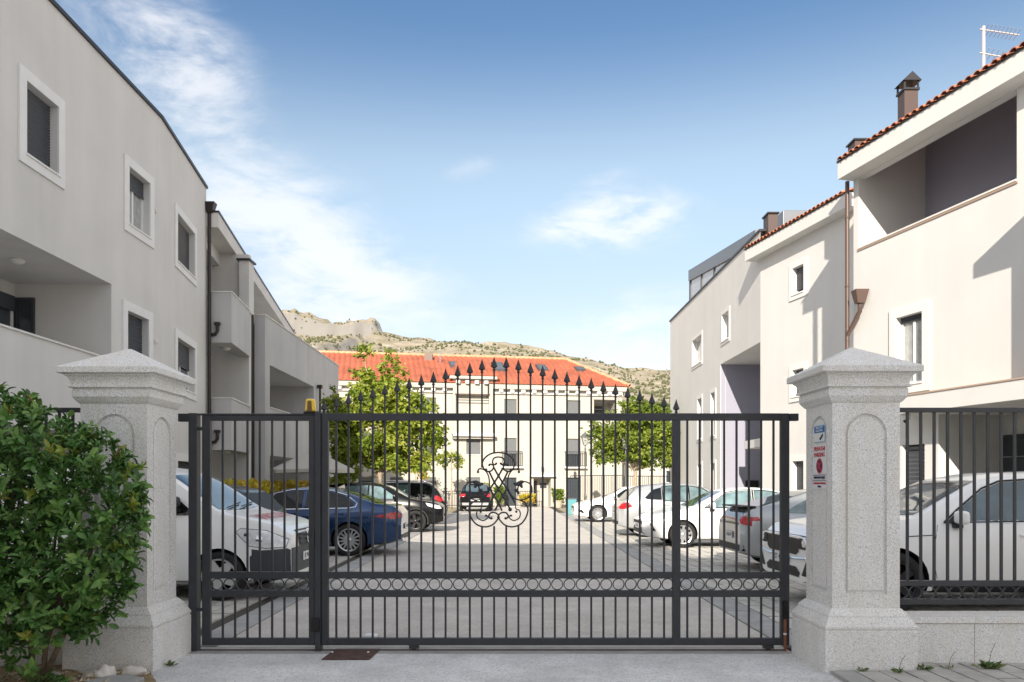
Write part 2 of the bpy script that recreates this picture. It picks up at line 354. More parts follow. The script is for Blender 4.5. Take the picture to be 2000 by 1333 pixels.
# pavement in front of the right fence, planting strip in front of the left one
paved('street_pavement', 2.80, 6.4, 4.6, 6.9, .20, .40, .030, 120, lambda x, y: CX+x*FPX/y < 2030 and y > 5.6)
kb = MB().box(2.62, 2.80, 3.0, 6.25, -.06, .028).build('kerb_edging', M['concrete']); structure(kb)
def soil():
    b = MB()
    def f(u, v):
        y = 3.2+v*3.3; xe = -2.60-.10*min(1, max(0,(y-3)/2.9))-.26*min(1, max(0,(y-5.9)/.43)); x = -7.5+u*(xe+7.5)
        return (x, y, .005+.05*noise.noise(Vector((x*1.7, y*1.7, 0)))+.03*noise.noise(Vector((x*7, y*7, 2)))+.012*noise.noise(Vector((x*19, y*19, 5))))
    b.grid(150, 110, f); return structure(b.build('planting_soil', M['soil'], smooth=True))
soil_o = soil()
# gravel on the soil
grv = MB()
for i in range(900):
    x = random.uniform(-4.6, -2.9); y = random.uniform(4.9, 6.3); r = random.uniform(.006, .022)
    c = Vector((x, y, .012+.05*noise.noise(Vector((x*1.7, y*1.7, 0)))+.03*noise.noise(Vector((x*7, y*7, 2)))))
    vs = [c+Vector((random.uniform(.7,1.2)*r*dx, random.uniform(.7,1.2)*r*dy, random.uniform(.5,1)*r*dz)) for dx,dy,dz in ((1,0,0),(0,1,0),(-1,0,0),(0,-1,0),(0,0,1),(0,0,-1))]
    grv.add(vs, [(0,1,4),(1,2,4),(2,3,4),(3,0,4),(1,0,5),(2,1,5),(3,2,5),(0,3,5)])
stuff(tag(grv.build('gravel', mat('gravel', (.50,.42,.30), .9, nscale=40, namt=.45)), 'pale gravel crumbs scattered over the dry planting soil', 'gravel'))
def stone(name, c, size, seed, label, cat='stone', m=None):
    bm = bmesh.new(); bmesh.ops.create_icosphere(bm, subdivisions=3, radius=1)
    for v in bm.verts:
        n = 1+.45*noise.noise(v.co*1.3+Vector((seed,0,0)))+.16*noise.noise(v.co*4+Vector((0,seed,0)))
        v.co = Vector((v.co.x*size[0], v.co.y*size[1], max(-.35, v.co.z)*size[2]))*n
    me = bpy.data.meshes.new(name); bm.to_mesh(me); bm.free(); me.materials.append(m or M['rock'])
    me.polygons.foreach_set('use_smooth', [True]*len(me.polygons)); me.set_sharp_from_angle(angle=R(40))
    o = bpy.data.objects.new(name, me); setp(o); o.location = c; o.rotation_euler = (0,0,seed); tag(o, label, cat); return o
M['rock_w'] = mat('white_rock', (.72,.68,.62), .85, nscale=9, namt=.15, bump=.5, bscale=25)
stone('white_stone', (-3.22, 6.12, .03), (.085,.06,.075), 1.2, 'whitish knobbly stone on the soil, left of the pair by the pillar foot', m=M['rock_w'])
stone('white_stone', (-3.02, 6.17, .03), (.12,.05,.055), 3.0, 'long flat whitish stone nearest the driveway edge on the soil', m=M['rock_w'])
stone('tan_stone', (-3.36, 6.16, .01), (.16,.06,.03), 5.1, 'low tan stone slab behind the two white stones')
stone('dark_stone', (-3.62, 6.08, .02), (.06,.05,.035), 7.7, 'small dark grey stone on the soil left of the tan slab', m=M['concrete'])
MB().prism([(-3.28,5.78),(-2.86,5.72),(-2.84,5.98),(-3.02,6.07),(-3.16,6.02)], -.03, .045).build('flat_stone', M['concrete'], bevel=.01)
tag(bpy.data.objects['flat_stone'], 'flat grey stone piece at the corner between soil and driveway', 'stone')
# ------------------------------------------------------------------ granite pillars
def loop(c, w, z): h = w/2; return [(c[0]-h,c[1]-h,z),(c[0]+h,c[1]-h,z),(c[0]+h,c[1]+h,z),(c[0]-h,c[1]+h,z)]
def stack(c, prof, capz=None):
    b = MB(); n = len(prof); vs = []
    for w, z in prof: vs += loop(c, w, z)
    fs = [(3,2,1,0)]
    for i in range(n-1):
        for k in range(4): fs.append((i*4+k, i*4+(k+1)%4, (i+1)*4+(k+1)%4, (i+1)*4+k))
    fs.append(tuple((n-1)*4+k for k in range(4))); b.add(vs, fs); return b
def arch_panel(b, P, w, z0, z1, g, dep):
    """raised round-headed fillet line framing a sunk panel; P(s,n,z) with s centred on the face"""
    pts = [(-w/2, z0)]+[( -w/2, z0+(z1-z0-w/2)*k/4) for k in range(1, 5)]
    zc = z1-w/2
    arc = [(-w/2*math.cos(math.pi*k/20), zc+w/2*math.sin(math.pi*k/20)) for k in range(21)]
    return [(-w/2, z0)]+arc+[(w/2, z0)]
def shaft_mesh(c, w, z0, z1):
    """square shaft whose four faces each carry a sunk round-headed panel with a stepped margin"""
    b = MB(); h = w/2
    for (tx, ty) in ((1,0),(0,1),(-1,0),(0,-1)):
        nx, ny = ty, -tx
        P = lambda s, n, z: (c[0]+tx*s+nx*(h+n), c[1]+ty*s+ny*(h+n), z)
        outer = [(-h, z0), (-h, z1), (h, z1), (h, z0)]
        o1 = arch_panel(b, P, w*.62, z0+.12, z1-.09, 0, 0); o2 = arch_panel(b, P, w*.53, z0+.15, z1-.115, 0, 0)
        n = len(o1)
        # ring between square outline and arch: fan by matching arch points to outline points
        def onsq(p):
            s, z = p
            if z < z1-.09-w*.31: return (-h if s < 0 else h, z)
            a = math.atan2(z-(z1-.09-w*.31), s); k = min(h/abs(math.cos(a)) if abs(math.cos(a)) > 1e-6 else 9e9, (z1-(z1-.09-w*.31))/max(1e-6, math.sin(a)))
            return (k*math.cos(a), z1-.09-w*.31+k*math.sin(a))
        sq = [onsq(p) for p in o1]
        sq[0] = (-h, z0+.12); sq[-1] = (h, z0+.12)
        vs = [P(s, 0, z) for s, z in sq]+[P(s, 0, z) for s, z in o1]+[P(s, -.022, z) for s, z in o1]+[P(s, -.022, z) for s, z in o2]+[P(s, -.006, z) for s, z in o2]
        fs = []
        for i in range(n-1):
            for k in range(4): fs.append((k*n+i, (k+1)*n+i, (k+1)*n+i+1, k*n+i+1))
        for k in range(1, 4): fs.append((k*n+n-1, (k+1)*n+n-1, (k+1)*n, k*n))
        fs.append(tuple(4*n+i for i in range(n)))
        b.add(vs, [tuple(reversed(f)) for f in fs])
        b.add([P(-h,0,z0), P(h,0,z0), P(h,0,z0+.12), P(-h,0,z0+.12)], [(0,1,2,3)])
        # corners left open by the radial match
        zc = z1-.09-w*.31
        for sg in (-1, 1):
            a, bq = None, None
            for i in range(n-1):
                (s1, q1), (s2, q2) = sq[i], sq[i+1]
                if (abs(abs(s1)-h) < 1e-6 and abs(q2-z1) < 1e-6 and abs(abs(s2)-h) > 1e-6 and s2*sg > 0) or (abs(abs(s2)-h) < 1e-6 and abs(q1-z1) < 1e-6 and abs(abs(s1)-h) > 1e-6 and s1*sg > 0):
                    b.add([P(s1,0,q1), P(s2,0,q2), P(sg*h,0,z1)], [(0,1,2) if sg > 0 and False else (0,2,1)])
    return b
def pillar(cx, cy, label):
    t = thing('granite_pillar', label, 'pillar', (cx, cy, 0)); c = (cx, cy)
    stack(c, [(.757,-.06),(.757,.345)]).build('pillar_base', M['granite'], t, bevel=.006)
    stack(c, [(.742,.345),(.742,.357),(.757,.36),(.757,.378),(.70,.425),(.672,.448),(.672,.462),(.60,.503),(.575,.515)]).build('base_moulding', M['granite'], t, bevel=.003)
    shaft_mesh(c, .56, .515, 2.222).build('shaft', M['granite'], t)
    stack(c, [(.57,2.222),(.60,2.236),(.655,2.275),(.655,2.335),(.64,2.338),(.64,2.346),(.700,2.350),(.700,2.366),(.668,2.37),(.668,2.385),(.676,2.41),(.700,2.435),(.725,2.446),(.74,2.448),(.74,2.462)]).build('cornice', M['granite'], t, bevel=.002)
    stack(c, [(.80,2.462),(.822,2.466),(.822,2.515),(.03,2.725)]).build('cap_stone', M['granite'], t, bevel=.004)
    return t
PR = (2.958, 6.65); PL = (-3.318, 6.72)
pillar(*PR, 'grey granite gate pillar carrying the parking signs, right of the sliding gate')
pillar(*PL, 'grey granite gate pillar behind the green bush, left of the gates')
# plinth walls beside the pillars
def plinth(x0, x1, yf, label, joints):
    t = thing('granite_plinth', label, 'wall', ((x0+x1)/2, yf+.15, 0))
    xs = [x0]+joints+[x1]
    for a, b in zip(xs, xs[1:]):
        MB().box(a+.002, b-.002, yf, yf+.28, -.06, .362).build('granite_slab', M['granite'], t, bevel=.003)
        MB().box(a+.001, b-.001, yf-.018, yf+.30, .366, .42).build('coping_slab', M['granite'], t, bevel=.004)
    MB().box(x0+.01, x1-.01, yf+.01, yf+.27, -.05, .364).build('core', M['joint'], t)
    return t
plinth(3.345, 9.2, 6.52, 'low granite wall under the fence right of the right pillar', [3.95, 5.2, 6.5, 7.8])
plinth(-9.2, -3.72, 6.56, 'low granite wall behind the bush left of the left pillar', [-7.8, -6.5, -5.2, -4.25])
# ------------------------------------------------------------------ iron work
GY = 7.15; GS = GY/FPX
def gx(px): return (px-CX)*GS
def gz(py): return EYE-(py-CY)*GS
def barbox(w, d, z0, z1): return MB().box(-w/2, w/2, -d/2, d/2, z0, z1)
def ring_mesh(rad, t, d):
    b = MB(); n = 24
    for k in range(n):
        a0, a1 = 2*math.pi*k/n, 2*math.pi*(k+1)/n
        q = lambda r, a, y: (r*math.cos(a), y, r*math.sin(a))
        b.add([q(rad-t,a0,-d/2),q(rad,a0,-d/2),q(rad,a1,-d/2),q(rad-t,a1,-d/2),q(rad-t,a0,d/2),q(rad,a0,d/2),q(rad,a1,d/2),q(rad-t,a1,d/2)], [(3,2,1,0),(4,5,6,7),(1,2,6,5),(3,0,4,7)])
    return b
def spear_mesh():
    b = MB(); z = 0
    b.lathe([(.004,0),(.0105,.004),(.0125,.010),(.0105,.016),(.006,.020),(.0085,.024)], n=10)
    # flattened arrow head: barbed at the bottom, drawn out to a point
    prof = [(.007,.020),(.012,.026),(.026,.034),(.024,.046),(.017,.066),(.009,.09),(.004,.108),(.0006,.120)]
    for (r0,z0),(r1,z1) in zip(prof, prof[1:]):
        L0 = [(-r0,0,z0),(0,-r0*.5,z0),(r0,0,z0),(0,r0*.5,z0)]; L1 = [(-r1,0,z1),(0,-r1*.5,z1),(r1,0,z1),(0,r1*.5,z1)]
        b.add(L0+L1, [(i,(i+1)%4,4+(i+1)%4,4+i) for i in range(4)])
    b.add([(-.007,0,.020),(0,-.0035,.020),(.007,0,.020),(0,.0035,.020)], [(0,1,2,3)])
    return b.mesh('spear_head', M['iron'])
SPEAR = spear_mesh(); BW = .026
RING = ring_mesh(.0555, .0085, .014).mesh('ring', M['iron'])
Z = dict(t1=gz(808), t0=gz(822), a1=gz(1117), a0=gz(1130), b1=gz(1153), b0=gz(1166), c1=gz(1246), c0=gz(1260))
def rail(t, x0, x1, z0, z1, y=GY, d=.05): return MB().box(x0, x1, y-d/2, y+d/2, z0, z1).build('rail', M['iron'], t, bevel=.003)
def stile(t, x0, x1, z0, z1, y=GY, d=.056): return MB().box(x0, x1, y-d/2, y+d/2, z0, z1).build('stile', M['iron'], t, bevel=.004)
gate = thing('sliding_gate', 'dark grey iron sliding gate with arrow tips and scroll emblem', 'gate', ((gx(630)+gx(1540))/2, GY, 0))
stile(gate, gx(629), gx(642), Z['c0'], Z['t1']+.001); stile(gate, gx(1313), gx(1328), Z['c0']+.001, Z['t0']); stile(gate, gx(1524), gx(1540), Z['c0'], Z['t1']-.001)
for z0, z1 in (('t0','t1'),('a0','a1'),('b0','b1'),('c0','c1')):
    rail(gate, gx(642), gx(1313) if z0 != 't0' else gx(1524), Z[z0], Z[z1])
    if z0 != 't0': rail(gate, gx(1328), gx(1524), Z[z0], Z[z1])
mlow = barbox(BW*.72, .014, Z['c1'], Z['b0']).mesh('bar', M['iron'])
mup = barbox(BW*.72, .014, Z['a1'], Z['t0']).mesh('bar', M['iron'])
tips = []
for i in range(30):
    px = 633.2+i*(1320.7-633.2)/29; x = gx(px); k = min(i, 29-i); tip = gz(779.6-6.0*k+ (1.2 if k == 14 else 0))
    edge = i in (0, 29)
    up = barbox(.016, .012, Z['t1']-.002, tip-.118).mesh('upper_bar', M['iron'])
    p = inst('upper_bar', up, (x, GY, 0), gate) if tip-.118 > Z['t1'] else gate
    s = bpy.data.objects.new('spear_head', SPEAR); setp(s, p); s.location = (x, GY, tip-.134); s.scale = (1.18, 1.18, 1.12)
    if edge: continue
    inst('bar', mlow, (x, GY, 0), gate)
    if i in (13, 14, 15, 16):
        ztop = {13: gz(914), 14: gz(885), 15: gz(886), 16: gz(916)}[i]
        inst('bar', barbox(BW*.72, .014, ztop, Z['t0']).mesh('bar', M['iron']), (x, GY, 0), gate)
        inst('bar', barbox(BW*.72, .014, Z['a1'], gz(1028)).mesh('bar', M['iron']), (x, GY, 0), gate)
    else: inst('bar', mup, (x, GY, 0), gate)
for i in range(8):
    x = gx(1342.3+24.05*i); inst('bar', mlow, (x, GY, 0), gate); inst('bar', mup, (x, GY, 0), gate)
zr = (Z['a0']+Z['b1'])/2
n = 28
for i in range(n): inst('ring', RING, (gx(642)+(i+.62)*(gx(1313)-gx(642))/n, GY, zr), gate)
for i in range(8): inst('ring', RING, (gx(1328)+(i+.5)*(gx(1524)-gx(1328))/8, GY, zr), gate)
# scroll emblem: rods bent into scrolls, traced bar by bar on both halves
def sm(pts, n=6):
    out = []; P = [pts[0]]+pts+[pts[-1]]
    for i in range(1, len(P)-2):
        p0, p1, p2, p3 = [Vector(q) for q in P[i-1:i+3]]
        for k in range(n):
            t = k/n; out.append(.5*((2*p1)+(p2-p0)*t+(2*p0-5*p1+4*p2-p3)*t*t+(3*p1-p0-3*p2+p3)*t**3))
    out.append(Vector(P[-2])); return out
emb = MB().lathe([(.001,-.012),(.013,-.011),(.015,0),(.013,.011),(.001,.012)], (gx(900+577/7.84), GY, gz(870+1105/7.84)), 10, 'y').build('scroll_emblem', M['iron'], gate, smooth=40)
def E(zx, zy): return (gx(900+zx/7.84), gz(870+zy/7.84))
curves = [
 ([(577,110),(690,130),(780,190),(822,265),(815,330),(785,380),(735,403),(685,390),(655,350),(655,315),(680,295),(708,292),(718,305)], .0075),
 ([(577,180),(640,195),(668,245),(655,288),(625,298),(612,280)], .007),
 ([(895,402),(882,372),(850,360),(785,385),(737,455),(716,560),(728,670),(790,785),(870,833),(960,832),(1040,792),(1087,710),(1080,620),(1030,572),(965,556)], .0075),
 ([(905,838),(985,885),(1027,965),(1018,1050),(975,1145),(895,1222),(780,1250),(675,1222),(605,1155),(577,1100),(592,1055),(645,1030),(700,1040),(726,1085),(712,1115),(685,1122)], .0075),
 ([(830,885),(838,950),(855,985),(890,992),(912,1050),(890,1118),(820,1153),(762,1132),(738,1090),(768,1078)], .0065)]
lines = [[(505,345),(577,475),(640,575),(705,665),(765,775),(830,885)], [(430,400),(515,575),(575,668),(640,770),(700,885),(755,980)], [(440,660),(505,770),(575,885),(630,1005)]]
for sgn in (1, -1):
    mir = lambda p: p if sgn > 0 else (1154-p[0], p[1])
    for pts, r in curves:
        q = [E(*mir(p)) for p in pts]; s = sm([(x, 0, z) for x, z in q])
        MB().tube([(p.x, GY+.004*sgn, p.z) for p in s], r, 6).build('scroll', M['iron'], emb, smooth=True)
    for pts in lines:
        q = [E(*mir(p)) for p in pts]
        MB().tube([(x, GY+.007*sgn, z) for x, z in q], .0095, 5).build('lattice_rod', M['iron'], emb)
    for (zx, zy, r) in ((718,305,.011),(612,280,.011),(890,410,.013),(685,1120,.013),(768,1078,.012),(850,1018,.012),(755,985,.019)):
        x, z = E(*mir((zx, zy))); MB().lathe([(.0005,-r),(r*.7,-r*.7),(r,0),(r*.7,r*.7),(.0005,r)], (x, GY, z), 8, 'y').build('scroll_ball', M['iron'], emb, smooth=True)
    # wrought leaf at the end of the big side scroll
    for leaf in ([(965,556,.010),(930,566,.020),(890,590,.024),(850,600,.018),(822,590,.014),(815,575,.010)], [(890,592,.012),(925,620,.017),(940,655,.008)], [(890,600,.006),(872,660,.008),(868,710,.011),(892,748,.016)], [(868,675,.006),(845,690,.017),(830,708,.012)]):
        s = [E(*mir((a, b))) for a, b, c in leaf]
        MB().tube([(x, GY, z) for x, z in s], [c for a, b, c in leaf], 7).build('scroll_leaf', M['iron'], emb, smooth=True)
# wrought collars where the lattice rods cross
for (zx, zy) in ((577,475),(515,575),(638,575),(575,667),(442,662),(708,664),(505,770),(640,770),(575,885),(700,885),(452,885),(385,378),(770,378)):
    x, z = E(zx, zy); MB().box(x-.013, x+.013, GY-.014, GY+.014, z-.013, z+.013).build('collar', M['iron'], emb, bevel=.004)
# rollers, running rail and cover under the sliding gate
for px in (809, 1500):
    x = gx(px); w = MB().box(x-.045, x+.045, GY-.03, GY+.03, .018, Z['c0']).build('roller_bracket', M['iron'], gate)
    MB().lathe([(.0,-.014),(.028,-.014),(.024,0),(.028,.014),(.0,.014)], (x, GY-.002, .032), 14, 'y').build('roller', M['rust'], w)
tr = MB().box(-3.0, 2.55, GY-.012, GY+.012, -.004, .006).build('gate_track', M['rust'])
structure(tr)
# top guide fixed to the right pillar
tg = MB().box(gx(1541), 2.677, GY-.045, GY+.02, Z['t0']-.004, Z['t1']-.004).build('top_guide', M['iron'], bevel=.003)
tag(tg, 'short dark iron guide beam between the sliding gate and the right pillar', 'guide')
# pedestrian gate, its posts and head beam
post = MB().box(gx(617.5), gx(628.3), GY-.05, GY+.05, -.05, Z['t1']+.012).build('gate_post', M['iron'], bevel=.004)
tag(post, 'square dark iron post between the small gate and the sliding gate', 'post')
post2 = MB().box(gx(372), gx(388), GY-.05, GY+.05, -.05, Z['t1']).build('gate_post', M['iron'], bevel=.004)
tag(post2, 'square dark iron post standing against the left pillar', 'post')
beam = MB().box(gx(388), gx(617), GY-.03, GY+.03, Z['t0']+.05, Z['t1']-.002).build('head_beam', M['iron'], bevel=.003)
tag(beam, 'dark iron head beam above the small pedestrian gate', 'beam')
stub = MB().box(gx(350), gx(372), GY-.025, GY+.025, Z['t0']-.01, Z['t1']-.003).build('wall_beam', M['iron'])
tag(stub, 'short iron beam from the left pillar to its post', 'beam')
wg = thing('pedestrian_gate', 'narrow dark iron pedestrian gate with rings, left of the sliding gate', 'gate', (gx(507), GY, 0))
ZT1 = Z['t0']+.046; ZT0 = gz(822)-.002
stile(wg, gx(396), gx(412), Z['c0'], ZT1, d=.046); stile(wg, gx(604), gx(616.6), Z['c0'], ZT1, d=.046)
for z0, z1 in ((ZT0, ZT1), (Z['a0'],Z['a1']), (Z['b0'],Z['b1']), (Z['c0'],Z['c1'])): rail(wg, gx(412), gx(604), z0, z1, d=.042)
mu2 = barbox(BW*.72, .014, Z['a1'], ZT0).mesh('bar', M['iron'])
for i in range(7):
    x = gx(435.2+24.1*i); inst('bar', mu2, (x, GY, 0), wg); inst('bar', mlow, (x, GY, 0), wg)
for i in range(8): inst('ring', RING, (gx(412)+(i+.5)*(gx(604)-gx(412))/8, GY, zr), wg)
for py in (838, 1190):
    MB().tube([(gx(388), GY-.02, gz(py)), (gx(397), GY-.02, gz(py))], .016, 8).build('hinge', M['iron'], wg)
lk = MB().box(gx(604)+.008, gx(616), GY-.04, GY-.024, gz(1062), gz(1038)).build('lock_plate', M['iron'], wg)
MB().tube([(gx(610), GY-.06, gz(1044)), (gx(592), GY-.062, gz(1042)), (gx(582), GY-.06, gz(1044))], .008, 6).build('handle', M['iron'], lk)
MB().box(gx(612), gx(627), GY-.078, GY-.052, gz(1232), gz(1206)).build('drop_bolt', M['black'], wg, bevel=.004)
# amber flashing beacon on the post
bc = thing('warning_beacon', 'amber flashing beacon standing on the gate post top', 'beacon', (gx(607), GY, Z['t1']))
MB().box(gx(595), gx(618), GY-.045, GY+.045, Z['t1']-.001, Z['t1']+.014).build('beacon_foot', M['black'], bc)
bx0, bx1, z0 = gx(596.5), gx(617), Z['t1']+.014
MB().sweep([(bx0,GY-.042,z0),(bx1,GY-.042,z0),(bx1,GY+.042,z0),(bx0,GY+.042,z0)], [(bx0+.008,GY-.035,z0+.122),(bx1-.008,GY-.035,z0+.122),(bx1-.008,GY+.035,z0+.122),(bx0+.008,GY+.035,z0+.122)]).build('lens', M['yellow'], bc, bevel=.022, seg=4)
xm = (bx0+bx1)/2
MB().prism([(xm-.022,0),(xm+.022,0)]+[(xm+.017*math.cos(math.pi*k/8),.085+.014*math.sin(math.pi*k/8)) for k in range(9)], 0, .006).build('lens_window', mat('beacon_brown', (.16,.09,.03), .3), bc)
o = bpy.data.objects['lens_window']; o.matrix_basis = Matrix(((1,0,0,0),(0,0,-1,GY-.040),(0,1,0,z0+.004),(0,0,0,1)))
# fences on the plinths
def fence(x0, x1, y, label, off=0):
    t = thing('iron_fence', label, 'fence', ((x0+x1)/2, y, .42)); s = y/FPX
    q = lambda py: EYE-(py-CY)*s
    zs = [(q(806), q(797)), (q(1144.5), q(1134)), (q(1180.6), q(1170))]
    for z0, z1 in zs: rail(t, x0, x1, z0, z1, y, .045)
    for x in (x0+.008, (x0+x1)/2, x1-.02): MB().box(x-.012, x+.012, y-.03, y+.03, .42, zs[0][0]).build('post', M['iron'], t)
    me = barbox(.022, .016, zs[1][1], zs[0][0]).mesh('bar', M['iron']); r = ring_mesh((zs[1][0]-zs[2][1])/2+.001, .008, .014).mesh('ring', M['iron'])
    sp = 26.2*s; x = x0+off
    while x < x1-.05:
        inst('bar', me, (x, y, 0), t); inst('ring', r, (x+sp/2+.012, y, (zs[1][0]+zs[2][1])/2), t); x += sp
    return t
fence(3.243, 8.9, 6.62, 'dark iron fence on the low wall, right of the right pillar', (1779-1763)*6.62/FPX)
fence(-8.9, -3.605, 6.70, 'dark iron fence partly hidden by the bush on the left', .06)
# small things around the gate
pl = thing('drain_cover', 'rusty brown steel cover plate in the driveway before the gate', 'cover', (gx(685), 7.0, 0))
c = [at(629,1288,6.78), at(722,1288,6.78), at(744,1268,7.2), at(657,1268,7.2)]
MB().prism([(p[0], p[1]-.02) for p in c], -.003, .008).build('plate', M['rust'], pl, bevel=.003)
for px, py in ((650,1272),(720,1272)):
    p = at(px, py, 7.05); MB().lathe([(.0,.008),(.016,.009),(.013,.014),(.0,.014)], (p[0], p[1]-.02, 0), 10).build('bolt', M['chrome'], pl)
gs = thing('ground_stop', 'small white plastic stop block on the ground behind the gate', 'stop block', (gx(725)*1.06, 7.62, 0))
xx = gx(725)*1.065
MB().box(xx-.10, xx+.09, 7.56, 7.70, 0, .012).build('foot', M['black'], gs); MB().box(xx-.07, xx+.06, 7.57, 7.69, .012, .055).build('block', M['white'], gs, bevel=.018, seg=3)
fl = thing('striped_conduit', 'thin orange brown conduit pipe with a white band beside the right pillar', 'pipe', (gx(1546.5), GY-.0, 0))
x = 2.555
MB().tube([(x, 7.12, -.02), (x, 7.12, .30)], .014, 8).build('pipe', mat('pipe_orange', (.25,.085,.04), .6), fl); MB().tube([(x, 7.12, .15), (x, 7.12, .165)], .0155, 8).build('band', M['white'], fl)
MB().box(x-.02, x+.02, 7.10, 7.14, .30, .46).build('box', M['black'], fl)
# signs on the right pillar
FX = PR[0]-.28
def onleft(y, z, off=.0): return Matrix(((0,0,-1,FX-off),(-1,0,0,y),(0,1,0,z),(0,0,0,1)))
def sign_plate(t, name, y0, y1, z0, z1, off, m): return MB().box(FX-off-.004, FX-off, y0, y1, z0, z1).build(name, m, t, bevel=.001)
ys0, ys1 = 6.485, 6.775; ym = (ys0+ys1)/2
s1 = thing('parking_sign', 'tall white private parking sign on the right pillar', 'sign', (FX, ym, 1.5))
sign_plate(s1, 'plate', ys0, ys1, 1.505, 1.885, -.003, M['white'])
place(text_mesh('PRIVATNI', .055, M['red']), 'lettering', onleft(ym, 1.848, .003), s1); place(text_mesh('PARKING', .055, M['red']), 'lettering', onleft(ym, 1.797, .003), s1)
d = MB(); d.lathe([(.0,0),(.066,0),(.066,.002),(.0,.002)], n=28, axis='z'); place(d.mesh('disc', M['red']), 'red_disc', onleft(ym, 1.702, .0015), s1)
d = MB(); d.lathe([(.0,0),(.052,0),(.052,.002),(.0,.002)], n=28); place(d.mesh('disc', M['navy']), 'blue_disc', onleft(ym, 1.702, .003), s1)
for a in (45, -45):
    b = MB().box(-.054, .054, -.009, .009, 0, .002); place(b.mesh('stroke', M['red']), 'red_stroke', onleft(ym, 1.702, .0045+(.0006 if a > 0 else 0)) @ Matrix.Rotation(R(a), 4, 'Z'), s1)
for z in (1.622, 1.575): sign_plate(s1, 'rule_line', ys0+.008, ys1-.008, z, z+.004, .0025, M['navy'])
place(text_mesh('PRIVATNI POSJED', .030, M['navy']), 'lettering', onleft(ym, 1.601, .003), s1)
place(text_mesh('ZABRANJENO PARKIRANJE', .0215, M['red']), 'lettering', onleft(ym, 1.552, .003), s1); place(text_mesh('HVALA', .024, M['navy']), 'lettering', onleft(ym, 1.524, .003), s1)
s2 = thing('camera_sign', 'small blue and white camera surveillance sign above the parking sign', 'sign', (FX, ym, 1.91))
sign_plate(s2, 'plate', 6.515, 6.745, 1.905, 2.055, -.003, mat('sign_pale_blue', (.45,.62,.75), .5))
sign_plate(s2, 'header', 6.525, 6.735, 1.992, 2.046, .002, M['blue'])
place(text_mesh('OBJEKT JE POD', .022, M['white']), 'lettering', onleft(ym-.005, 2.032, .0065), s2); place(text_mesh('NADZOROM', .024, M['white']), 'lettering', onleft(ym-.005, 2.006, .0065), s2)
sign_plate(s2, 'picture_field', 6.525, 6.735, 1.912, 1.986, .002, M['white'])
cmr = MB().add([(-.02,-.02,0),(.05,.025,0),(.06,.005,0),(.0,-.035,0),(-.02,-.02,.001),(.05,.025,.001),(.06,.005,.001),(.0,-.035,.001)], [(4,5,6,7),(0,1,2,3)]); place(cmr.mesh('camera_print', M['black']), 'camera_print', onleft(ym-.03, 1.955, .0065), s2)
# ------------------------------------------------------------------ building kit
def wall_rect(b, P, s0, s1, z0, z1, holes, dep, thick=None, mi=0, back=False):
    """outer face of a wall with rectangular openings and their reveals (holes: s0,s1,z0,z1[,depth])"""
    S = sorted({s0, s1, *[h[0] for h in holes], *[h[1] for h in holes]}); Zs = sorted({z0, z1, *[h[2] for h in holes], *[h[3] for h in holes]})
    S = [s for s in S if s0 <= s <= s1]; Zs = [z for z in Zs if z0 <= z <= z1]
    for a, c in zip(S, S[1:]):
        for d, e in zip(Zs, Zs[1:]):
            m, n = (a+c)/2, (d+e)/2
            if any(h[0] < m < h[1] and h[2] < n < h[3] for h in holes): continue
            b.add([P(a,0,d), P(c,0,d), P(c,0,e), P(a,0,e)], [(0,1,2,3)], mi)
    for h in holes:
        a, c, d, e = h[:4]; q = h[4] if len(h) > 4 else dep
        for (u, w) in (((a,d),(a,e)), ((c,e),(c,d)), ((a,e),(c,e)), ((c,d),(a,d))):
            b.add([P(u[0],0,u[1]), P(w[0],0,w[1]), P(w[0],-q,w[1]), P(u[0],-q,u[1])], [(0,1,2,3)], mi)
    return b
def window(P, a, c, z0, z1, parent, dep=.16, shut=1.0, band=.2, fm='frame', sm='shutter', gm='glass', slats=True, split=1, proud=.035, bandm='trim', sill=True):
    """one window in an opening: surround, frame, panes, roller shutter, sill"""
    if band:
        for (u0, u1, q0, q1) in ((a-band, a, z0-band, z1+band), (c, c+band, z0-band, z1+band), (a, c, z1, z1+band), (a, c, z0-band, z0)):
            MB().pbox(P, u0, u1, .002, proud, q0, q1).build('window_surround', M[bandm], parent)
    f = MB(); t = .055
    for (u0, u1, q0, q1) in ((a, a+t, z0, z1), (c-t, c, z0, z1), (a+t, c-t, z0, z0+t), (a+t, c-t, z1-t, z1)): f.pbox(P, u0, u1, -dep-.05, -dep+.012, q0, q1)
    for k in range(1, split+1):
        if split > 0 and k < split+0: pass
    for k in range(1, split):
        s = a+(c-a)*k/split; f.pbox(P, s-t*.6, s+t*.6, -dep-.05, -dep+.014, z0+t, z1-t)
    w = f.build('window', M[fm], parent)
    for k in range(split):
        u0 = a+t+(c-a-2*t)*k/split; u1 = a+t+(c-a-2*t)*(k+1)/split
        MB().pbox(P, u0, u1, -dep-.03, -dep-.018, z0+t, z1-t).build('pane', M[gm], w)
    if shut > 0:
        b = MB(); zb = z1-(z1-z0)*shut; ns = max(4, int((z1-zb)/.052)); h = (z1-zb)/ns
        for k in range(ns):
            q = zb+k*h; b.add([P(a+.01,-dep+.02,q), P(c-.01,-dep+.02,q), P(c-.01,-dep+.034,q+h*.5), P(a+.01,-dep+.034,q+h*.5), P(c-.01,-dep+.02,q+h*.98), P(a+.01,-dep+.02,q+h*.98)], [(0,1,2,3),(3,2,4,5)])
        b.pbox(P, a+.01, c-.01, -dep+.015, -dep+.04, zb-.03, zb)
        b.build('shutter', M[sm], w)
    if sill: MB().pbox(P, a-.03, c+.03, -dep+.01, .06, z0-.035, z0-.002).build('sill', M['trim'], w)
    return w
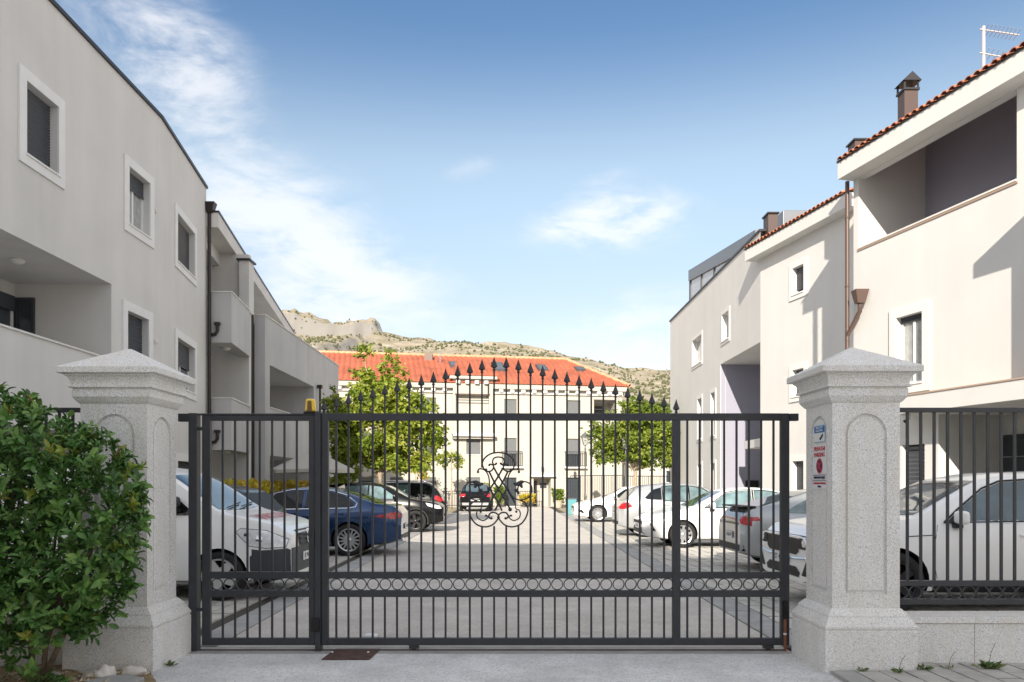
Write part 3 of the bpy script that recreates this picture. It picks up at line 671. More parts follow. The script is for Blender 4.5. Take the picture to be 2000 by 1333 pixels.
def lamp_dome(x, y, z, parent):
    MB().lathe([(.0,0),(.13,0),(.135,-.02),(.11,-.055),(.06,-.08),(.0,-.088)], (x, y, z), 18).build('ceiling_lamp', mat('lamp_glass', (.75,.74,.70), .4) if 'lamp' not in M else M['lamp'], parent, smooth=40)
M['lamp'] = mat('lamp_glass', (.75,.74,.70), .4)
def downpipe(pts, r, m, parent, hopper=None, name='downpipe'):
    o = MB().tube(pts, r, 10).build(name, m, parent, smooth=60)
    z = pts[0][2]-.9
    while z > pts[-1][2]+.3:
        MB().lathe([(r,-.012),(r+.012,-.012),(r+.012,.012),(r,.012)], (pts[-1][0], pts[-1][1], z), 10).build('pipe_clip', m, o); z -= 1.7
    if hopper:
        x, y, z, w = hopper
        MB().sweep([(x-w*.55,y-w*.5,z-.30),(x+w*.55,y-w*.5,z-.30),(x+w*.55,y+w*.5,z-.30),(x-w*.55,y+w*.5,z-.30)], [(x-w,y-w*.8,z),(x+w,y-w*.8,z),(x+w,y+w*.8,z),(x-w,y+w*.8,z)]).build('hopper', m, o)
    return o
# ------------------------------------------------------------------ left apartment building
LB = thing('apartment_building', 'grey white three storey apartment block in shade on the left', 'building', (-12, 20, 0))
PA = frame(-8.5, 0, 0, 1, 1); HA = 10.46
loggia = (2.0, 16.4, 4.18, 5.81, 2.07); loggia_g = (2.0, 16.4, 1.0, 2.55, 2.07)
w1 = (13.48, 14.44, 7.35, 8.63); w2 = (17.12, 18.12, 7.35, 8.63); w4 = (17.05, 18.05, 4.12, 5.40); w0 = (9.4, 10.5, 7.35, 8.63); wg0 = (17.05, 18.05, .75, 2.2)
b = MB(); wall_rect(b, PA, 2.0, 18.75, -.05, HA, [loggia, loggia_g, w0, w1, w2, w4, wg0], .18); b.build('wall', M['plaster'], LB)
P2 = frame(-8.5, 18.75, -.148, 1, 1); L2 = 4.5
w3 = (1.33, 3.08, 7.38, 8.63); w5 = (1.33, 3.08, 4.10, 5.38); w6 = (1.33, 3.08, .80, 2.15)
b = MB(); wall_rect(b, P2, 0, L2, -.05, HA, [w3, w5, w6], .18); b.build('wall', M['plaster'], LB)
# far end return, back and roof
e0, e1 = P2(L2, 0, 0), P2(L2, -6, 0)
b = MB(); b.add([(e0[0],e0[1],-.05),(e1[0],e1[1],-.05),(e1[0],e1[1],HA),(e0[0],e0[1],HA)], [(0,1,2,3)])
b.add([(-8.5,2,-.05),(-16,2,-.05),(-16,2,HA),(-8.5,2,HA)], [(3,2,1,0)])
b.add([(-8.5,2,HA-.02),(-16,2,HA-.02),(-16,24,HA-.02),(e0[0],e0[1],HA-.02),(-8.5,18.75,HA-.02)], [(4,3,2,1,0)]); b.build('wall_end', M['plaster'], LB)
b = MB(); b.pbox(PA, 2.0, 18.75, -.25, .05, HA, HA+.075); b.build('roof_edge', M['flash'], LB)
b = MB(); b.pbox(P2, -.002, L2+.03, -.25, .05, HA, HA+.075); b.build('roof_edge', M['flash'], LB)
for wdw, P, sh in ((w1, PA, 1.0), (w0, PA, 1.0), (w2, PA, .28), (w4, PA, 1.0), (wg0, PA, .6)): window(P, *wdw, LB, shut=sh, split=2 if sh < 1 else 1, gm='glass_pale' if sh < .5 else 'glass')
window(P2, *w3, LB, shut=1.0); window(P2, *w5, LB, shut=.48, split=2); window(P2, *w6, LB, shut=.7, split=2)
for zz in (8.08, 4.95):
    p = PA(18.42, 0, zz); MB().lathe([(.0,-.05),(.055,-.05),(.06,0),(.0,0)], (p[0]+.005, p[1], p[2]), 12, 'y').build('vent_cap', M['coping'], LB)
    o = bpy.data.objects[-1] if False else None
# loggia interior
for lo, nm in ((loggia, ''), (loggia_g, '')):
    a, c, z0, z1, dp = lo; fl = z0-1.0
    b = MB(); b.add([PA(a,-dp,fl), PA(c,-dp,fl), PA(c,-dp,z1), PA(a,-dp,z1)], [(0,1,2,3)]); b.build('loggia_back', M['plaster'], LB)
    b = MB(); b.add([PA(c,0-.2,fl), PA(c,-dp,fl), PA(c,-dp,z0), PA(c,-.2,z0)], [(0,1,2,3)]); b.add([PA(a,-.2,fl), PA(c,-.2,fl), PA(c,-dp,fl), PA(a,-dp,fl)], [(0,1,2,3)]); b.add([PA(a,-.2,fl), PA(c,-.2,fl), PA(c,-.2,z0), PA(a,-.2,z0)], [(3,2,1,0)]); b.build('loggia_floor', M['plaster'], LB)
    MB().pbox(PA, a, c, -.24, .035, z0, z0+.035).build('parapet_coping', M['coping'], LB)
    PS = frame(-8.5, c, -1, 0, 1)          # side wall of the loggia, seen from the street
    PS2 = lambda s, n, z, c=c: (-8.5-s, c-n, z)
    w = window(PS2, 1.62, 2.04, fl+.03, z1-.30, LB, dep=-.06, shut=0, band=0, fm='frame_dark', gm='glass', sill=False)
    PB = lambda s, n, z, dp=dp: PA(s, n-dp+.06, z)
    window(PB, c-2.0, c-.15, fl+.03, z1-.30, LB, dep=.0, shut=0, band=0, fm='frame', gm='glass', sill=False, split=3)
    MB().pbox(PB, c-2.0, c-.15, .02, .05, z1-.62, z1-.30).build('shutter_box', M['shutter'], LB)
    if z0 > 3: lamp_dome(-9.35, 14.6, z1-.002, LB)
# downpipe in the corner with its hopper
p = P2(L2-.05, .10, 0); downpipe([(p[0], p[1], 9.75), (p[0], p[1], .05)], .055, M['pipe'], LB, (p[0]+.02, p[1], 10.02, .17))
# ------------------------------------------------------------------ left building, part with balconies
LC = thing('balcony_building', 'grey building with deep balconies and a sloping eave beyond the left block', 'building', (-11, 30, 0))
D2 = (-.1465, .9892)
PB_ = frame(-9.16, 23.25, -.150, 1, 1)
b = MB(); b.add([PB_(0,-2.2,0), PB_(22,-2.2,0), PB_(22,-2.2,9.4), PB_(0,-2.2,9.4)], [(0,1,2,3)]); b.build('wall', M['plaster'], LC)
# cross walls between balconies (face the camera)
for (y, x0, x1, z0, z1, m) in ((25.95, -12.5, -8.80, 0, 9.3, 'plaster'),):
    MB().box(x0, x1, y, y+.22, z0, z1).build('cross_wall', M[m], LC)
MB().box(-9.05, -8.72, 25.72, 26.2, 7.3, 9.02).build('column', M['plaster'], LC)
MB().box(-9.12, -8.66, 25.64, 26.28, 9.02, 9.08).build('column_cap', M['flash'], LC)
def balcony(front_y, xl, xr, far, z0, z1, name='balcony'):
    """prow balcony: front face square to the street, side running back along the building"""
    pts = [(xl, front_y), (xr, front_y), far, (xl, far[1])]
    inn = [(xl, front_y+.16), (xr-.16, front_y+.16), (far[0]-.16, far[1]-.02), (xl, far[1]-.02)]
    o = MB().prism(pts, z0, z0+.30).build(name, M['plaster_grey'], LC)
    b = MB(); 
    for i, j in ((0,1),(1,2)):
        b.hexa([(*pts[i], z0+.30), (*pts[j], z0+.30), (*inn[j], z0+.30), (*inn[i], z0+.30), (*pts[i], z1), (*pts[j], z1), (*inn[j], z1), (*inn[i], z1)])
    b.build('parapet', M['plaster_grey'], o)
    b = MB(); g = .03
    op = [(xl, front_y-g), (xr+g, front_y-g), (far[0]+g, far[1])]; ip = [(inn[0][0], inn[0][1]+g), (inn[1][0]-g, inn[1][1]+g), (inn[2][0]-g, inn[2][1])]
    for i in (0, 1): b.hexa([(*op[i], z1), (*op[i+1], z1), (*ip[i+1], z1), (*ip[i], z1), (*op[i], z1+.035), (*op[i+1], z1+.035), (*ip[i+1], z1+.035), (*ip[i], z1+.035)])
    b.build('coping', M['coping'], o)
    # overflow spout on the front
    sp = MB().tube([(xl+.02, front_y-.06, z0+.22), (xl+.24, front_y-.06, z0+.24), (xl+.30, front_y-.06, z0+.34), (xl+.30, front_y-.06, z0+.52)], .05, 8).build('spout', M['pipe'], o, smooth=60)
    MB().box(xl+.22, xl+.38, front_y-.13, front_y+.0, z0+.52, z0+.60).build('spout_funnel', M['pipe'], sp)
    return o
for z0, z1 in ((5.83, 7.35), (2.57, 4.13)):
    balcony(23.3, -9.14, -8.43, (-8.75, 25.94), z0, z1); lamp_dome(-8.92, 24.2, z0-.002, LC)
# second stretch: slab fronted block, set forward
PC = frame(-8.5, 0, 0, 1, 1)
op1 = (27.24, 33.4, 4.24, 5.76, 2.2); op0 = (27.24, 33.4, .9, 2.55, 2.2)
b = MB(); wall_rect(b, PC, 26.72, 38.2, -.05, 7.4, [op1, op0], .2); b.add([(-8.5,26.72,-.05),(-8.87,26.72,-.05),(-8.87,26.72,7.4),(-8.5,26.72,7.4)], [(3,2,1,0)])
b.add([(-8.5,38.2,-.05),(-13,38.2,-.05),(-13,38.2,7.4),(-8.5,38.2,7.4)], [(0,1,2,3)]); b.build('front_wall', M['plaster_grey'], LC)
b = MB(); 
for o_ in (op1, op0): b.add([PC(26.9,-2.15,o_[2]-1.2), PC(34,-2.15,o_[2]-1.2), PC(34,-2.15,o_[3]), PC(26.9,-2.15,o_[3])], [(0,1,2,3)])
b.add([(-8.7,26.9,7.15),(-8.7,38,7.15),(-12.5,38,7.15),(-12.5,26.9,7.15)], [(0,1,2,3)])
b.build('loggia_back', M['plaster'], LC)
for o_ in (op1, op0): MB().pbox(PC, o_[0], o_[1], -.24, .035, o_[2], o_[2]+.035).build('parapet_coping', M['coping'], LC)
MB().pbox(PC, 26.69, 38.2, -.24, .035, 7.4, 7.44).build('parapet_coping', M['coping'], LC); MB().box(-8.87, -8.74, 26.69, 26.93, 7.4, 7.44).build('parapet_coping', M['coping'], LC)
lamp_dome(-9.2, 28.6, 5.755, LC)
for (yy, zz) in ((33.0, 5.55),): 
    sp = MB().tube([(-8.44, 33.9, 4.2), (-8.36, 33.9, 4.4), (-8.36, 33.9, 5.75)], .05, 8).build('spout', M['pipe'], LC); MB().box(-8.46, -8.26, 33.8, 34.0, 5.75, 5.9).build('spout_funnel', M['pipe'], sp)
# eave slab running along the whole stretch, with its upper floor set back behind
PE = frame(-8.80, 23.22, -.157, 1, 1); LE = 18.7
MB().pbox(PE, 0, LE, -6.0, 0, 9.30, 9.74).build('eave', M['plaster'], LC)
MB().pbox(PE, -.02, LE, -.3, .03, 9.74, 9.80).build('roof_edge', M['flash'], LC)
b = MB(); b.pbox(PE, .9, 3.1, -1.1, -.55, 8.9, 9.30); b.build('eave_beam', M['plaster'], LC)
window(frame(*PB_(6.0,-2.16,0)[:2], -.150, 1, 1), 0, 2.2, 6.2, 8.4, LC, dep=-.03, shut=0, band=0, fm='frame_dark', sill=False, split=2)
window(frame(*PB_(0.4,-2.16,0)[:2], -.150, 1, 1), 0, 1.6, 6.2, 8.4, LC, dep=-.03, shut=0, band=0, fm='frame_dark', sill=False, split=2)
window(lambda s, n, z: (-10.62+n, 28.0+s, z), 0, 2.6, 3.2, 5.4, LC, dep=-.04, shut=0, band=0, fm='frame_dark', sill=False, split=3)
downpipe([(-8.93, 26.55, 9.2), (-8.93, 26.55, .05)], .085, M['pipe'], LC)
# parasol behind the left cars
ps = thing('parasol', 'beige square garden parasol standing beyond the left parked cars', 'parasol', (-6.15, 24.0, 0))
top = (-6.15, 24.0, 2.62); b = MB(); nn = 8; rim = [(-6.15+1.38*math.cos(R(45*k+10))*(1 if k % 2 else .93), 24+1.38*math.sin(R(45*k+10)), 1.97+(.0 if k % 2 else .02)) for k in range(nn)]
b.add([top]+rim+[(x, y, z-.10) for x, y, z in rim], [(0, 1+k, 1+(k+1)%nn) for k in range(nn)]+[(1+k, 1+nn+k, 1+nn+(k+1)%nn, 1+(k+1)%nn) for k in range(nn)]); b.build('canopy', mat('parasol_cloth', (.44,.42,.38), .9), ps)
MB().tube([(-6.15,24,0),(-6.15,24,2.6)], .03, 8).build('pole', M['flash'], ps); MB().box(-6.5,-5.8,23.65,24.35,0,.08).build('base', M['concrete'], ps)
for k in range(nn): MB().tube([(-6.15,24,2.3), (rim[k][0]*.55-6.15*.45, rim[k][1]*.55+24*.45, 2.22)], .012, 5).build('rib', M['flash'], ps)
M['trim_r'] = mat('trim_white_render', (.72,.71,.69), .88, nscale=3, namt=.04)
M['box_brown'] = mat('box_brown', (.085,.06,.055), .5, .2)
M['mast'] = mat('mast_grey', (.42,.42,.42), .6)
# ------------------------------------------------------------------ right apartment building
RB = thing('apartment_building', 'white three storey apartment block with tiled eaves in sun on the right', 'building', (12, 20, 0))
TX, TY = -.230, 1.0
# lengths along these frames run away from the camera; the visible face looks to the courtyard
P3 = frame(8.5, 26, 0, 1, -1)                     # far stretch, straight along the courtyard
q2 = math.hypot(TX, TY); ux, uy = TX/q2, TY/q2
P2R = frame(8.5, 26, -ux, -uy, 1)                 # middle stretch: s runs from the far corner towards the camera
H3 = 10.1
# far stretch
a3 = [(20.0-26+26.0-18.55+0, 0, 0, 0)]
def s3(px): return 8.5*FPX/(px-CX)-26            # pixel column -> length along the far stretch
def z3(py, px): return EYE+(CY-py)*(8.5/(px-CX))
holes = [(s3(1424), s3(1411), z3(675,1411)+.14, z3(606,1424)-.0), (s3(1371), s3(1353), z3(722,1353)+.12, z3(655,1371)+.05), (s3(1397), s3(1389), 3.55, 5.35), (s3(1371), s3(1363), 3.55, 5.35), (s3(1397), s3(1389), .4, 2.4), (s3(1371), s3(1363), .4, 2.4)]
rec = (.02, s3(1407), -.05, 6.35, 2.6)
b = MB(); wall_rect(b, P3, 0, 14.6, -.05, H3, holes+[rec], .2); 
c0, c1 = P3(14.6,0,0), P3(14.6,-7,0)
b.add([(c0[0],c0[1],0),(c1[0],c1[1],0),(c1[0],c1[1],H3),(c0[0],c0[1],H3)], [(0,1,2,3)]); b.build('wall', M['plaster_r'], RB)
for h in holes: window(P3, *h, RB, bandm='trim_r', dep=.17, shut=0 if h[2] > 6 else .4, band=.14, split=1, sm='shutter_grey', gm='glass_pale' if h[2] > 6 else 'glass', proud=.03)
MB().pbox(P3, -.02, 14.64, -.3, .05, H3, H3+.07).build('roof_edge', M['flash'], RB)
MB().pbox(P3, 0, 14.6, -7, -.3, H3-.05, H3+.01).build('flat_roof', M['concrete'], RB)
# recessed entrance: lavender walls, canopy slab, letter box, number
a, c, z0, z1, dp = rec
b = MB(); b.add([P3(a,-dp,0), P3(c,-dp,0), P3(c,-dp,z1), P3(a,-dp,z1)], [(0,1,2,3)])
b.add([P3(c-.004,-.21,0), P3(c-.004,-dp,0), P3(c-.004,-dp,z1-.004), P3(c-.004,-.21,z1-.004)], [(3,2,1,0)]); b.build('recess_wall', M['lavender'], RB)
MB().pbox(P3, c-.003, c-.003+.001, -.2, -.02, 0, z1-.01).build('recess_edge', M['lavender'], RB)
MB().pbox(P3, a+.01, 3.0, -dp+.01, -.35, 2.85, 3.15).build('canopy', M['plaster_r'], RB)
MB().pbox(P3, .6, 1.7, -dp+.01, -dp+.06, .05, 2.3).build('entrance_door', M['frame_dark'], RB)
MB().box(P3(c,-1.5,0)[0], P3(c,-1.0,0)[0], P3(c,0,0)[1]-.12, P3(c,0,0)[1]-.006, 1.35, 1.68).build('letter_box', M['black'], RB)
# roof top glazed dormer and plant box
zinc = mat('zinc_grey', (.20,.22,.24), .4, .5)
def dtop(y): return 12.55-(39.6-y)*.135
dm = MB(); ya, yb = 28.9, 39.7
dm.hexa([(9.25,ya,dtop(ya)-.55),(13,ya,dtop(ya)-.55),(13,yb,dtop(yb)-.55),(9.25,yb,dtop(yb)-.55),(9.25,ya,dtop(ya)),(13,ya,dtop(ya)),(13,yb,dtop(yb)),(9.25,yb,dtop(yb))]); dm.build('dormer_fascia', zinc, RB)
ys_ = [39.6, 37.3, 35.0, 32.7, 30.4]
for y in ys_: MB().box(9.28, 9.40, y-.12, y, H3, dtop(y)-.56).build('dormer_post', M['frame_dark'], RB)
for y0, y1 in zip(ys_[1:], ys_): MB().hexa([(9.33,y0,H3),(9.36,y0,H3),(9.36,y1-.12,H3),(9.33,y1-.12,H3),(9.33,y0,dtop(y0)-.56),(9.36,y0,dtop(y0)-.56),(9.36,y1-.12,dtop(y1)-.56),(9.33,y1-.12,dtop(y1)-.56)]).build('dormer_pane', M['glass_pale'], RB)
MB().box(9.28, 12.9, 39.6, 39.68, H3, dtop(39.6)-.56).build('dormer_end', M['frame_dark'], RB)
MB().box(9.3, 10.7, 26.1, 28.6, H3-.2, H3+.75).build('plant_box', zinc, RB, bevel=.02)
MB().box(8.68, 9.0, 25.75, 26.25, 9.3, H3+.50).build('chimney_box', M['box_brown'], RB); MB().box(8.64, 9.04, 25.7, 26.3, H3+.50, H3+.55).build('chimney_cap', M['pipe'], RB)
# middle stretch
S2 = 4.75
TM, QM = TX, q2
def s2(px): k = (px-CX)/FPX; d = (8.5-26*TM)/(k-TM); return (26-d)*QM   # along towards the camera
def z2(py, px): k = (px-CX)/FPX; d = (8.5-26*TM)/(k-TM); return EYE+(CY-py)*d/FPX
wa = (s2(1549), s2(1571), z2(580,1549)+.05, z2(512,1571)-.05); wb = (s2(1549), s2(1571), wa[2]-3.2, wa[3]-3.2); wc = (s2(1549), s2(1571), .75, 2.25)
b = MB(); wall_rect(b, P2R, 0, S2+1.2, -.05, 9.55, [wa, wb, wc], .2); b.build('wall', M['plaster_r'], RB)
for h, sh in ((wa, .8), (wb, 1.0), (wc, .62)): window(P2R, *h, RB, dep=.15, shut=sh, band=.17, bandm='trim_r')
MB().pbox(P2R, -.35, S2+.3, -1.0, .38, 9.15, 9.52).build('eave', M['plaster_r'], RB)
MB().pbox(P2R, -.37, S2+.3, -.6, .40, 9.52, 9.56).build('eave_flashing', M['pipe'], RB)
# near stretch stands one metre forward of it
nx, ny = (-1/q2, TX/q2*1.0)                       # outward normal of both stretches
nx, ny = -uy, ux
PJ = 1.75; ox, oy = 8.5+nx*PJ, 26+ny*PJ
TX = -.252; q2 = math.hypot(TX, 1); ux, uy = TX/q2, 1/q2; nx, ny = -uy, ux      # the near stretch turns a little further
P1 = frame(ox, oy, -ux, -uy, 1)
def s1(px): k = (px-CX)/FPX; d = (ox-oy*TX)/(k-TX); return (oy-d)*q2
def z1_(py, px): k = (px-CX)/FPX; d = (ox-oy*TX)/(k-TX); return EYE+(CY-py)*d/FPX
SA = s1(1667); SB = SA+12
E0 = SA-.9
while CX+P1(E0,.42,0)[0]/P1(E0,.42,0)[1]*FPX < 1636: E0 += .02
EB = EYE+(CY-351)*P1(E0,.42,0)[1]/FPX
log = (s1(1677), s1(1986), z1_(487,1677), EB-.02, .2)
wn = (s1(1752), s1(1803), z1_(757,1757)+.05, z1_(610,1801)+.02)
garage = (s1(1762), s1(1806), .1, 2.42)
porch = (s1(1833), SB-.5, -.05, 3.02, 1.7)
b = MB(); wall_rect(b, P1, SA, SB, -.05, EB, [log, wn, garage, porch], .2)
e0, e1 = P1(SA,0,0), P1(SA,-6,0); b.add([(e0[0],e0[1],0),(e1[0],e1[1],0),(e1[0],e1[1],EB),(e0[0],e0[1],EB)], [(3,2,1,0)])
b.build('wall', M['plaster_r'], RB)
b = MB()
a, c, z0, z1, dp = log; dp = 1.95
b.add([P1(a,-dp,z0-1), P1(c,-dp,z0-1), P1(c,-dp,z1+1.2), P1(a,-dp,z1+1.2)], [(0,1,2,3)])
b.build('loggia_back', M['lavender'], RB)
b = MB(); b.add([P1(a,-.2,z0-1), P1(a,-dp,z0-1), P1(a,-dp,z1+1.2), P1(a,-.2,z1+.4)], [(0,1,2,3)]); b.build('loggia_side', M['plaster_r'], RB)
b = MB(); b.add([P1(c,-.2,z0-1), P1(c,-dp,z0-1), P1(c,-dp,z1+1.2), P1(c,-.2,z1+.4)], [(3,2,1,0)]); b.build('loggia_side', M['plaster_r'], RB)
b = MB(); b.add([P1(a,-.2,z0-1), P1(c,-.2,z0-1), P1(c,-dp,z0-1), P1(a,-dp,z0-1)], [(0,1,2,3)]); b.add([P1(a,-.2,z0-1), P1(c,-.2,z0-1), P1(c,-.2,z0), P1(a,-.2,z0)], [(3,2,1,0)]); b.build('loggia_floor', M['concrete'], RB)
MB().pbox(P1, a, c, -.23, .03, z0, z0+.035).build('parapet_coping', M['coping'], RB)
MB().pbox(P1, a-.02, c+.02, .002, .022, z0-.05, z0-.006).build('drip_edge', mat('stained_edge', (.36,.26,.20), .8), RB)
pl_ = P1(c-.75,-dp+.05,8.45); MB().box(pl_[0]-.05, pl_[0]+.05, pl_[1]-.05, pl_[1]+.05, 7.95, 8.1).build('wall_lamp', M['black'], RB)
window(P1, *wn, RB, dep=.13, shut=.07, band=.21, bandm='trim_r', split=2, gm='glass_pale')
MB().pbox(P1, garage[0], garage[1], -.2, -.16, garage[2], garage[3]).build('garage_back', M['black'], RB)
sh = MB()
for k in range(24):
    q = .1+k*.096; sh.add([P1(garage[0],-.15,q), P1(garage[1],-.15,q), P1(garage[1],-.12,q+.06), P1(garage[0],-.12,q+.06), P1(garage[1],-.15,q+.095), P1(garage[0],-.15,q+.095)], [(0,1,2,3),(3,2,4,5)])
sh.build('garage_shutter', M['shutter'], RB)
a, c, z0, z1, dp = porch
b = MB(); b.add([P1(a,-dp,0), P1(c,-dp,0), P1(c,-dp,z1), P1(a,-dp,z1)], [(0,1,2,3)]); b.build('porch_back', M['plaster_r'], RB)
MB().pbox(P1, a-.75, c, .0, .62, 3.06, 3.42).build('porch_slab', M['plaster_r'], RB)
MB().pbox(P1, a-.77, c, -.002, .64, 3.42, 3.45).build('slab_edge', mat('stained_edge2', (.42,.31,.24), .8), RB)
PPB = lambda s, n, z: P1(s, n-dp, z)
oxb, oyb = ox-nx*dp, oy-ny*dp
def sb(px): k = (px-CX)/FPX; d = (oxb-oyb*TX)/(k-TX); return (oyb-d)*q2
def zb_(py, px): k = (px-CX)/FPX; d = (oxb-oyb*TX)/(k-TX); return EYE+(CY-py)*d/FPX
window(PPB, sb(1941), sb(1941)+2.4, .05, zb_(852,1941), RB, dep=-.03, shut=0, band=0, fm='frame_dark', sill=False, split=2)
d_ = MB().pbox(PPB, sb(1950), sb(1941)+2.3, .09, .11, zb_(895,1950), zb_(893,1950)).build('door_bar', M['chrome'], RB)
ns = thing('house_number', 'small square dark blue house number plate beside the dark entrance door', 'sign', PPB(sb(1909), .02, 2.1))
MB().pbox(PPB, sb(1900), sb(1919), .005, .02, zb_(871,1909), zb_(855,1909)).build('plate', M['navy'], ns)
mt = text_mesh('N', .20, M['white']); n3 = Vector((nx, ny, 0)); xax = Vector((-ux, -uy, 0)); pp = Vector(PPB(sb(1909.5), .022, zb_(863,1909)))
place(mt, 'lettering', Matrix(((xax.x, 0, n3.x, pp.x), (xax.y, 0, n3.y, pp.y), (0, 1, 0, pp.z), (0,0,0,1))), ns)
cm = thing('security_camera', 'small pale dome camera under the porch slab corner', 'camera', P1(a-.5, .3, 2.9))
pc = P1(a-.45, .42, 3.055); MB().lathe([(.0,0),(.09,0),(.10,-.05),(.085,-.12),(.0,-.13)], pc, 14).build('housing', M['white'], cm); MB().lathe([(.0,-.13),(.06,-.13),(.05,-.17),(.02,-.195),(.0,-.2)], pc, 12).build('dome', M['black'], cm, smooth=60)
# eave of the near stretch, tiles on its edge
MB().pbox(P1, E0, SB, -.21, .42, EB, EB+.40).build('eave', M['plaster_r'], RB)
MB().pbox(P1, E0-.02, SB, -.2, .44, EB+.40, EB+.44).build('eave_flashing', M['pipe'], RB)
RS = math.tan(R(20))
def tile_mesh(m):
    b = MB(); n = 7; L = .42; r0, r1 = .085, .072
    ring = lambda r, y, z: [(r*math.cos(math.pi*k/n), y, z+r*.75*math.sin(math.pi*k/n)) for k in range(n+1)]
    A, B = ring(r0, 0, 0), ring(r1, L, L*RS); A2 = [(x*.86, y, z-.014) for x, y, z in A]
    m_ = n+1
    b.add(A+B+A2, [(k, k+1, m_+k+1, m_+k) for k in range(n)]+[(k+1, k, 2*m_+k, 2*m_+k+1) for k in range(n)])
    b.add([(-r0-.045,0,-.01),(-r0+.01,0,-.01),(-r0+.01,L,L*RS-.012),(-r0-.045,L,L*RS-.012)], [(0,1,2,3)])
    return b.mesh('roof_tile', m)
TILE = tile_mesh(M['tile_old'])
ang = math.atan2(-nx, ny)
def tile_edge(P, s0, s1, zt, off, parent, rows, pitch=.20):
    roof = MB().add([P(s0, off-.05, zt-.02), P(s1, off-.05, zt-.02), P(s1, off-5.2, zt-.02+5.15*RS), P(s0, off-5.2, zt-.02+5.15*RS)], [(0,1,2,3)])
    ro = roof.build('roof', M['tile_old'], parent)
    rz = math.atan2(-ny, -nx)-math.pi/2
    s = s0+pitch/2
    while s < s1:
        for r in range(rows):
            p = P(s, off+.03-r*.36, zt+r*.36*RS+random.uniform(-.006,.006)); inst('roof_tile', TILE, p, ro, (0, 0, rz+random.uniform(-.03,.03)))
        s += pitch
    return ro
tile_edge(P1, E0+.05, SB-2.5, EB+.44, .46, RB, 3); tile_edge(P2R, -.3, S2+.2, 9.56, .42, RB, 3)
# chimney, roof box and aerial on the near roof
def roofz(s, n): return 10.06+(.41-n)*RS
def spot(px, d): return ((px-CX)/FPX*d, d)
p = spot(1773, 18.3); zc = 10.85; ch = MB().box(p[0]-.16, p[0]+.16, p[1]-.16, p[1]+.16, 9.8, zc).build('chimney', mat('chimney_brown', (.09,.062,.055), .45, .2), RB)
MB().box(p[0]-.19, p[0]+.19, p[1]-.19, p[1]+.19, zc, zc+.05).build('chimney_rim', M['flash'], ch)
for dx in (-.16, .16):
    for dy in (-.16, .16): MB().box(p[0]+dx-.018, p[0]+dx+.018, p[1]+dy-.018, p[1]+dy+.018, zc+.05, zc+.21).build('cowl_leg', M['flash'], ch)
b = MB(); x0, x1, y0, y1 = p[0]-.22, p[0]+.22, p[1]-.22, p[1]+.22
b.add([(x0,y0,zc+.21),(x1,y0,zc+.21),(x1,y1,zc+.21),(x0,y1,zc+.21),(p[0],y0,zc+.42),(p[0],y1,zc+.42)], [(0,1,4),(1,2,5,4),(2,3,5),(3,0,4,5),(3,2,1,0)]); b.build('cowl', M['flash'], ch)
p = spot(1676, 19.5); MB().box(p[0]-.17, p[0]+.17, p[1]-.2, p[1]+.2, 9.55, 10.18).build('roof_box', bpy.data.materials['chimney_brown'], RB); MB().box(p[0]-.21, p[0]+.21, p[1]-.24, p[1]+.24, 10.18, 10.22).build('roof_box_cap', M['flash'], RB)
bx_, by_ = spot(1921, 16.3); ae = thing('tv_aerial', 'pale metal television aerial mast above the right tiled roof', 'aerial', (bx_, by_, 10)); kd = by_/FPX
zt_ = EYE+(CY-52)*kd; MB().tube([(bx_, by_, 9.9), (bx_, by_, zt_)], .035, 8).build('mast', M['mast'], ae)
def yagi(z, L, n):
    bm_ = MB().tube([(bx_-.08, by_, z+.02), (bx_+L, by_-.2, z-.22)], .016, 6).build('boom', M['mast'], ae)
    for k in range(n):
        t = (k+.5)/n; x, y, zz = bx_+L*t, by_-.2*t, z+.02-.24*t; MB().tube([(x-.02, y-.16, zz+.03), (x+.02, y+.16, zz-.03)], .006, 4).build('element', M['mast'], bm_)
yagi(zt_-.08, .62, 9); yagi(zt_-.58, .5, 6)
# downpipe between the two stretches with its side hopper
p = P1(SA-.10, .10, 0); downpipe([(p[0], p[1], EB), (p[0], p[1], .05)], .05, M['pipe_brown'], RB)
h = P1(SA+.42, .15, 0); zh = z1_(572,1690)
sp = MB().tube([(h[0], h[1], zh-.2), (h[0], h[1], zh-.45), (p[0], p[1], zh-.95), (p[0], p[1], zh-1.15)], .055, 8).build('side_branch', M['pipe_brown'], RB, smooth=60)
MB().sweep([(h[0]-.09,h[1]-.09,zh-.27),(h[0]+.09,h[1]-.09,zh-.27),(h[0]+.09,h[1]+.09,zh-.27),(h[0]-.09,h[1]+.09,zh-.27)], [(h[0]-.16,h[1]-.14,zh+.05),(h[0]+.16,h[1]-.14,zh+.05),(h[0]+.16,h[1]+.14,zh+.05),(h[0]-.16,h[1]+.14,zh+.05)]).build('side_hopper', M['pipe_brown'], sp)
# the next stretch towards the street stands forward again (its shadow falls on the wall in view)
P0 = frame(ox+nx*.8, oy+ny*.8, -ux, -uy, 1); SD = s1(1967)+1.76; H0 = 6.85
b = MB(); wall_rect(b, P0, SD, SD+9, -.05, H0, [], .2)
e0, e1 = P0(SD,0,0), P0(SD,-1.5,0); b.add([(e0[0],e0[1],0),(e1[0],e1[1],0),(e1[0],e1[1],H0),(e0[0],e0[1],H0)], [(3,2,1,0)]); b.build('wall', M['plaster_r'], RB)
MB().pbox(P0, SD-.25, SD+9, -4, .3, H0, H0+.3).build('eave', M['plaster_r'], RB)
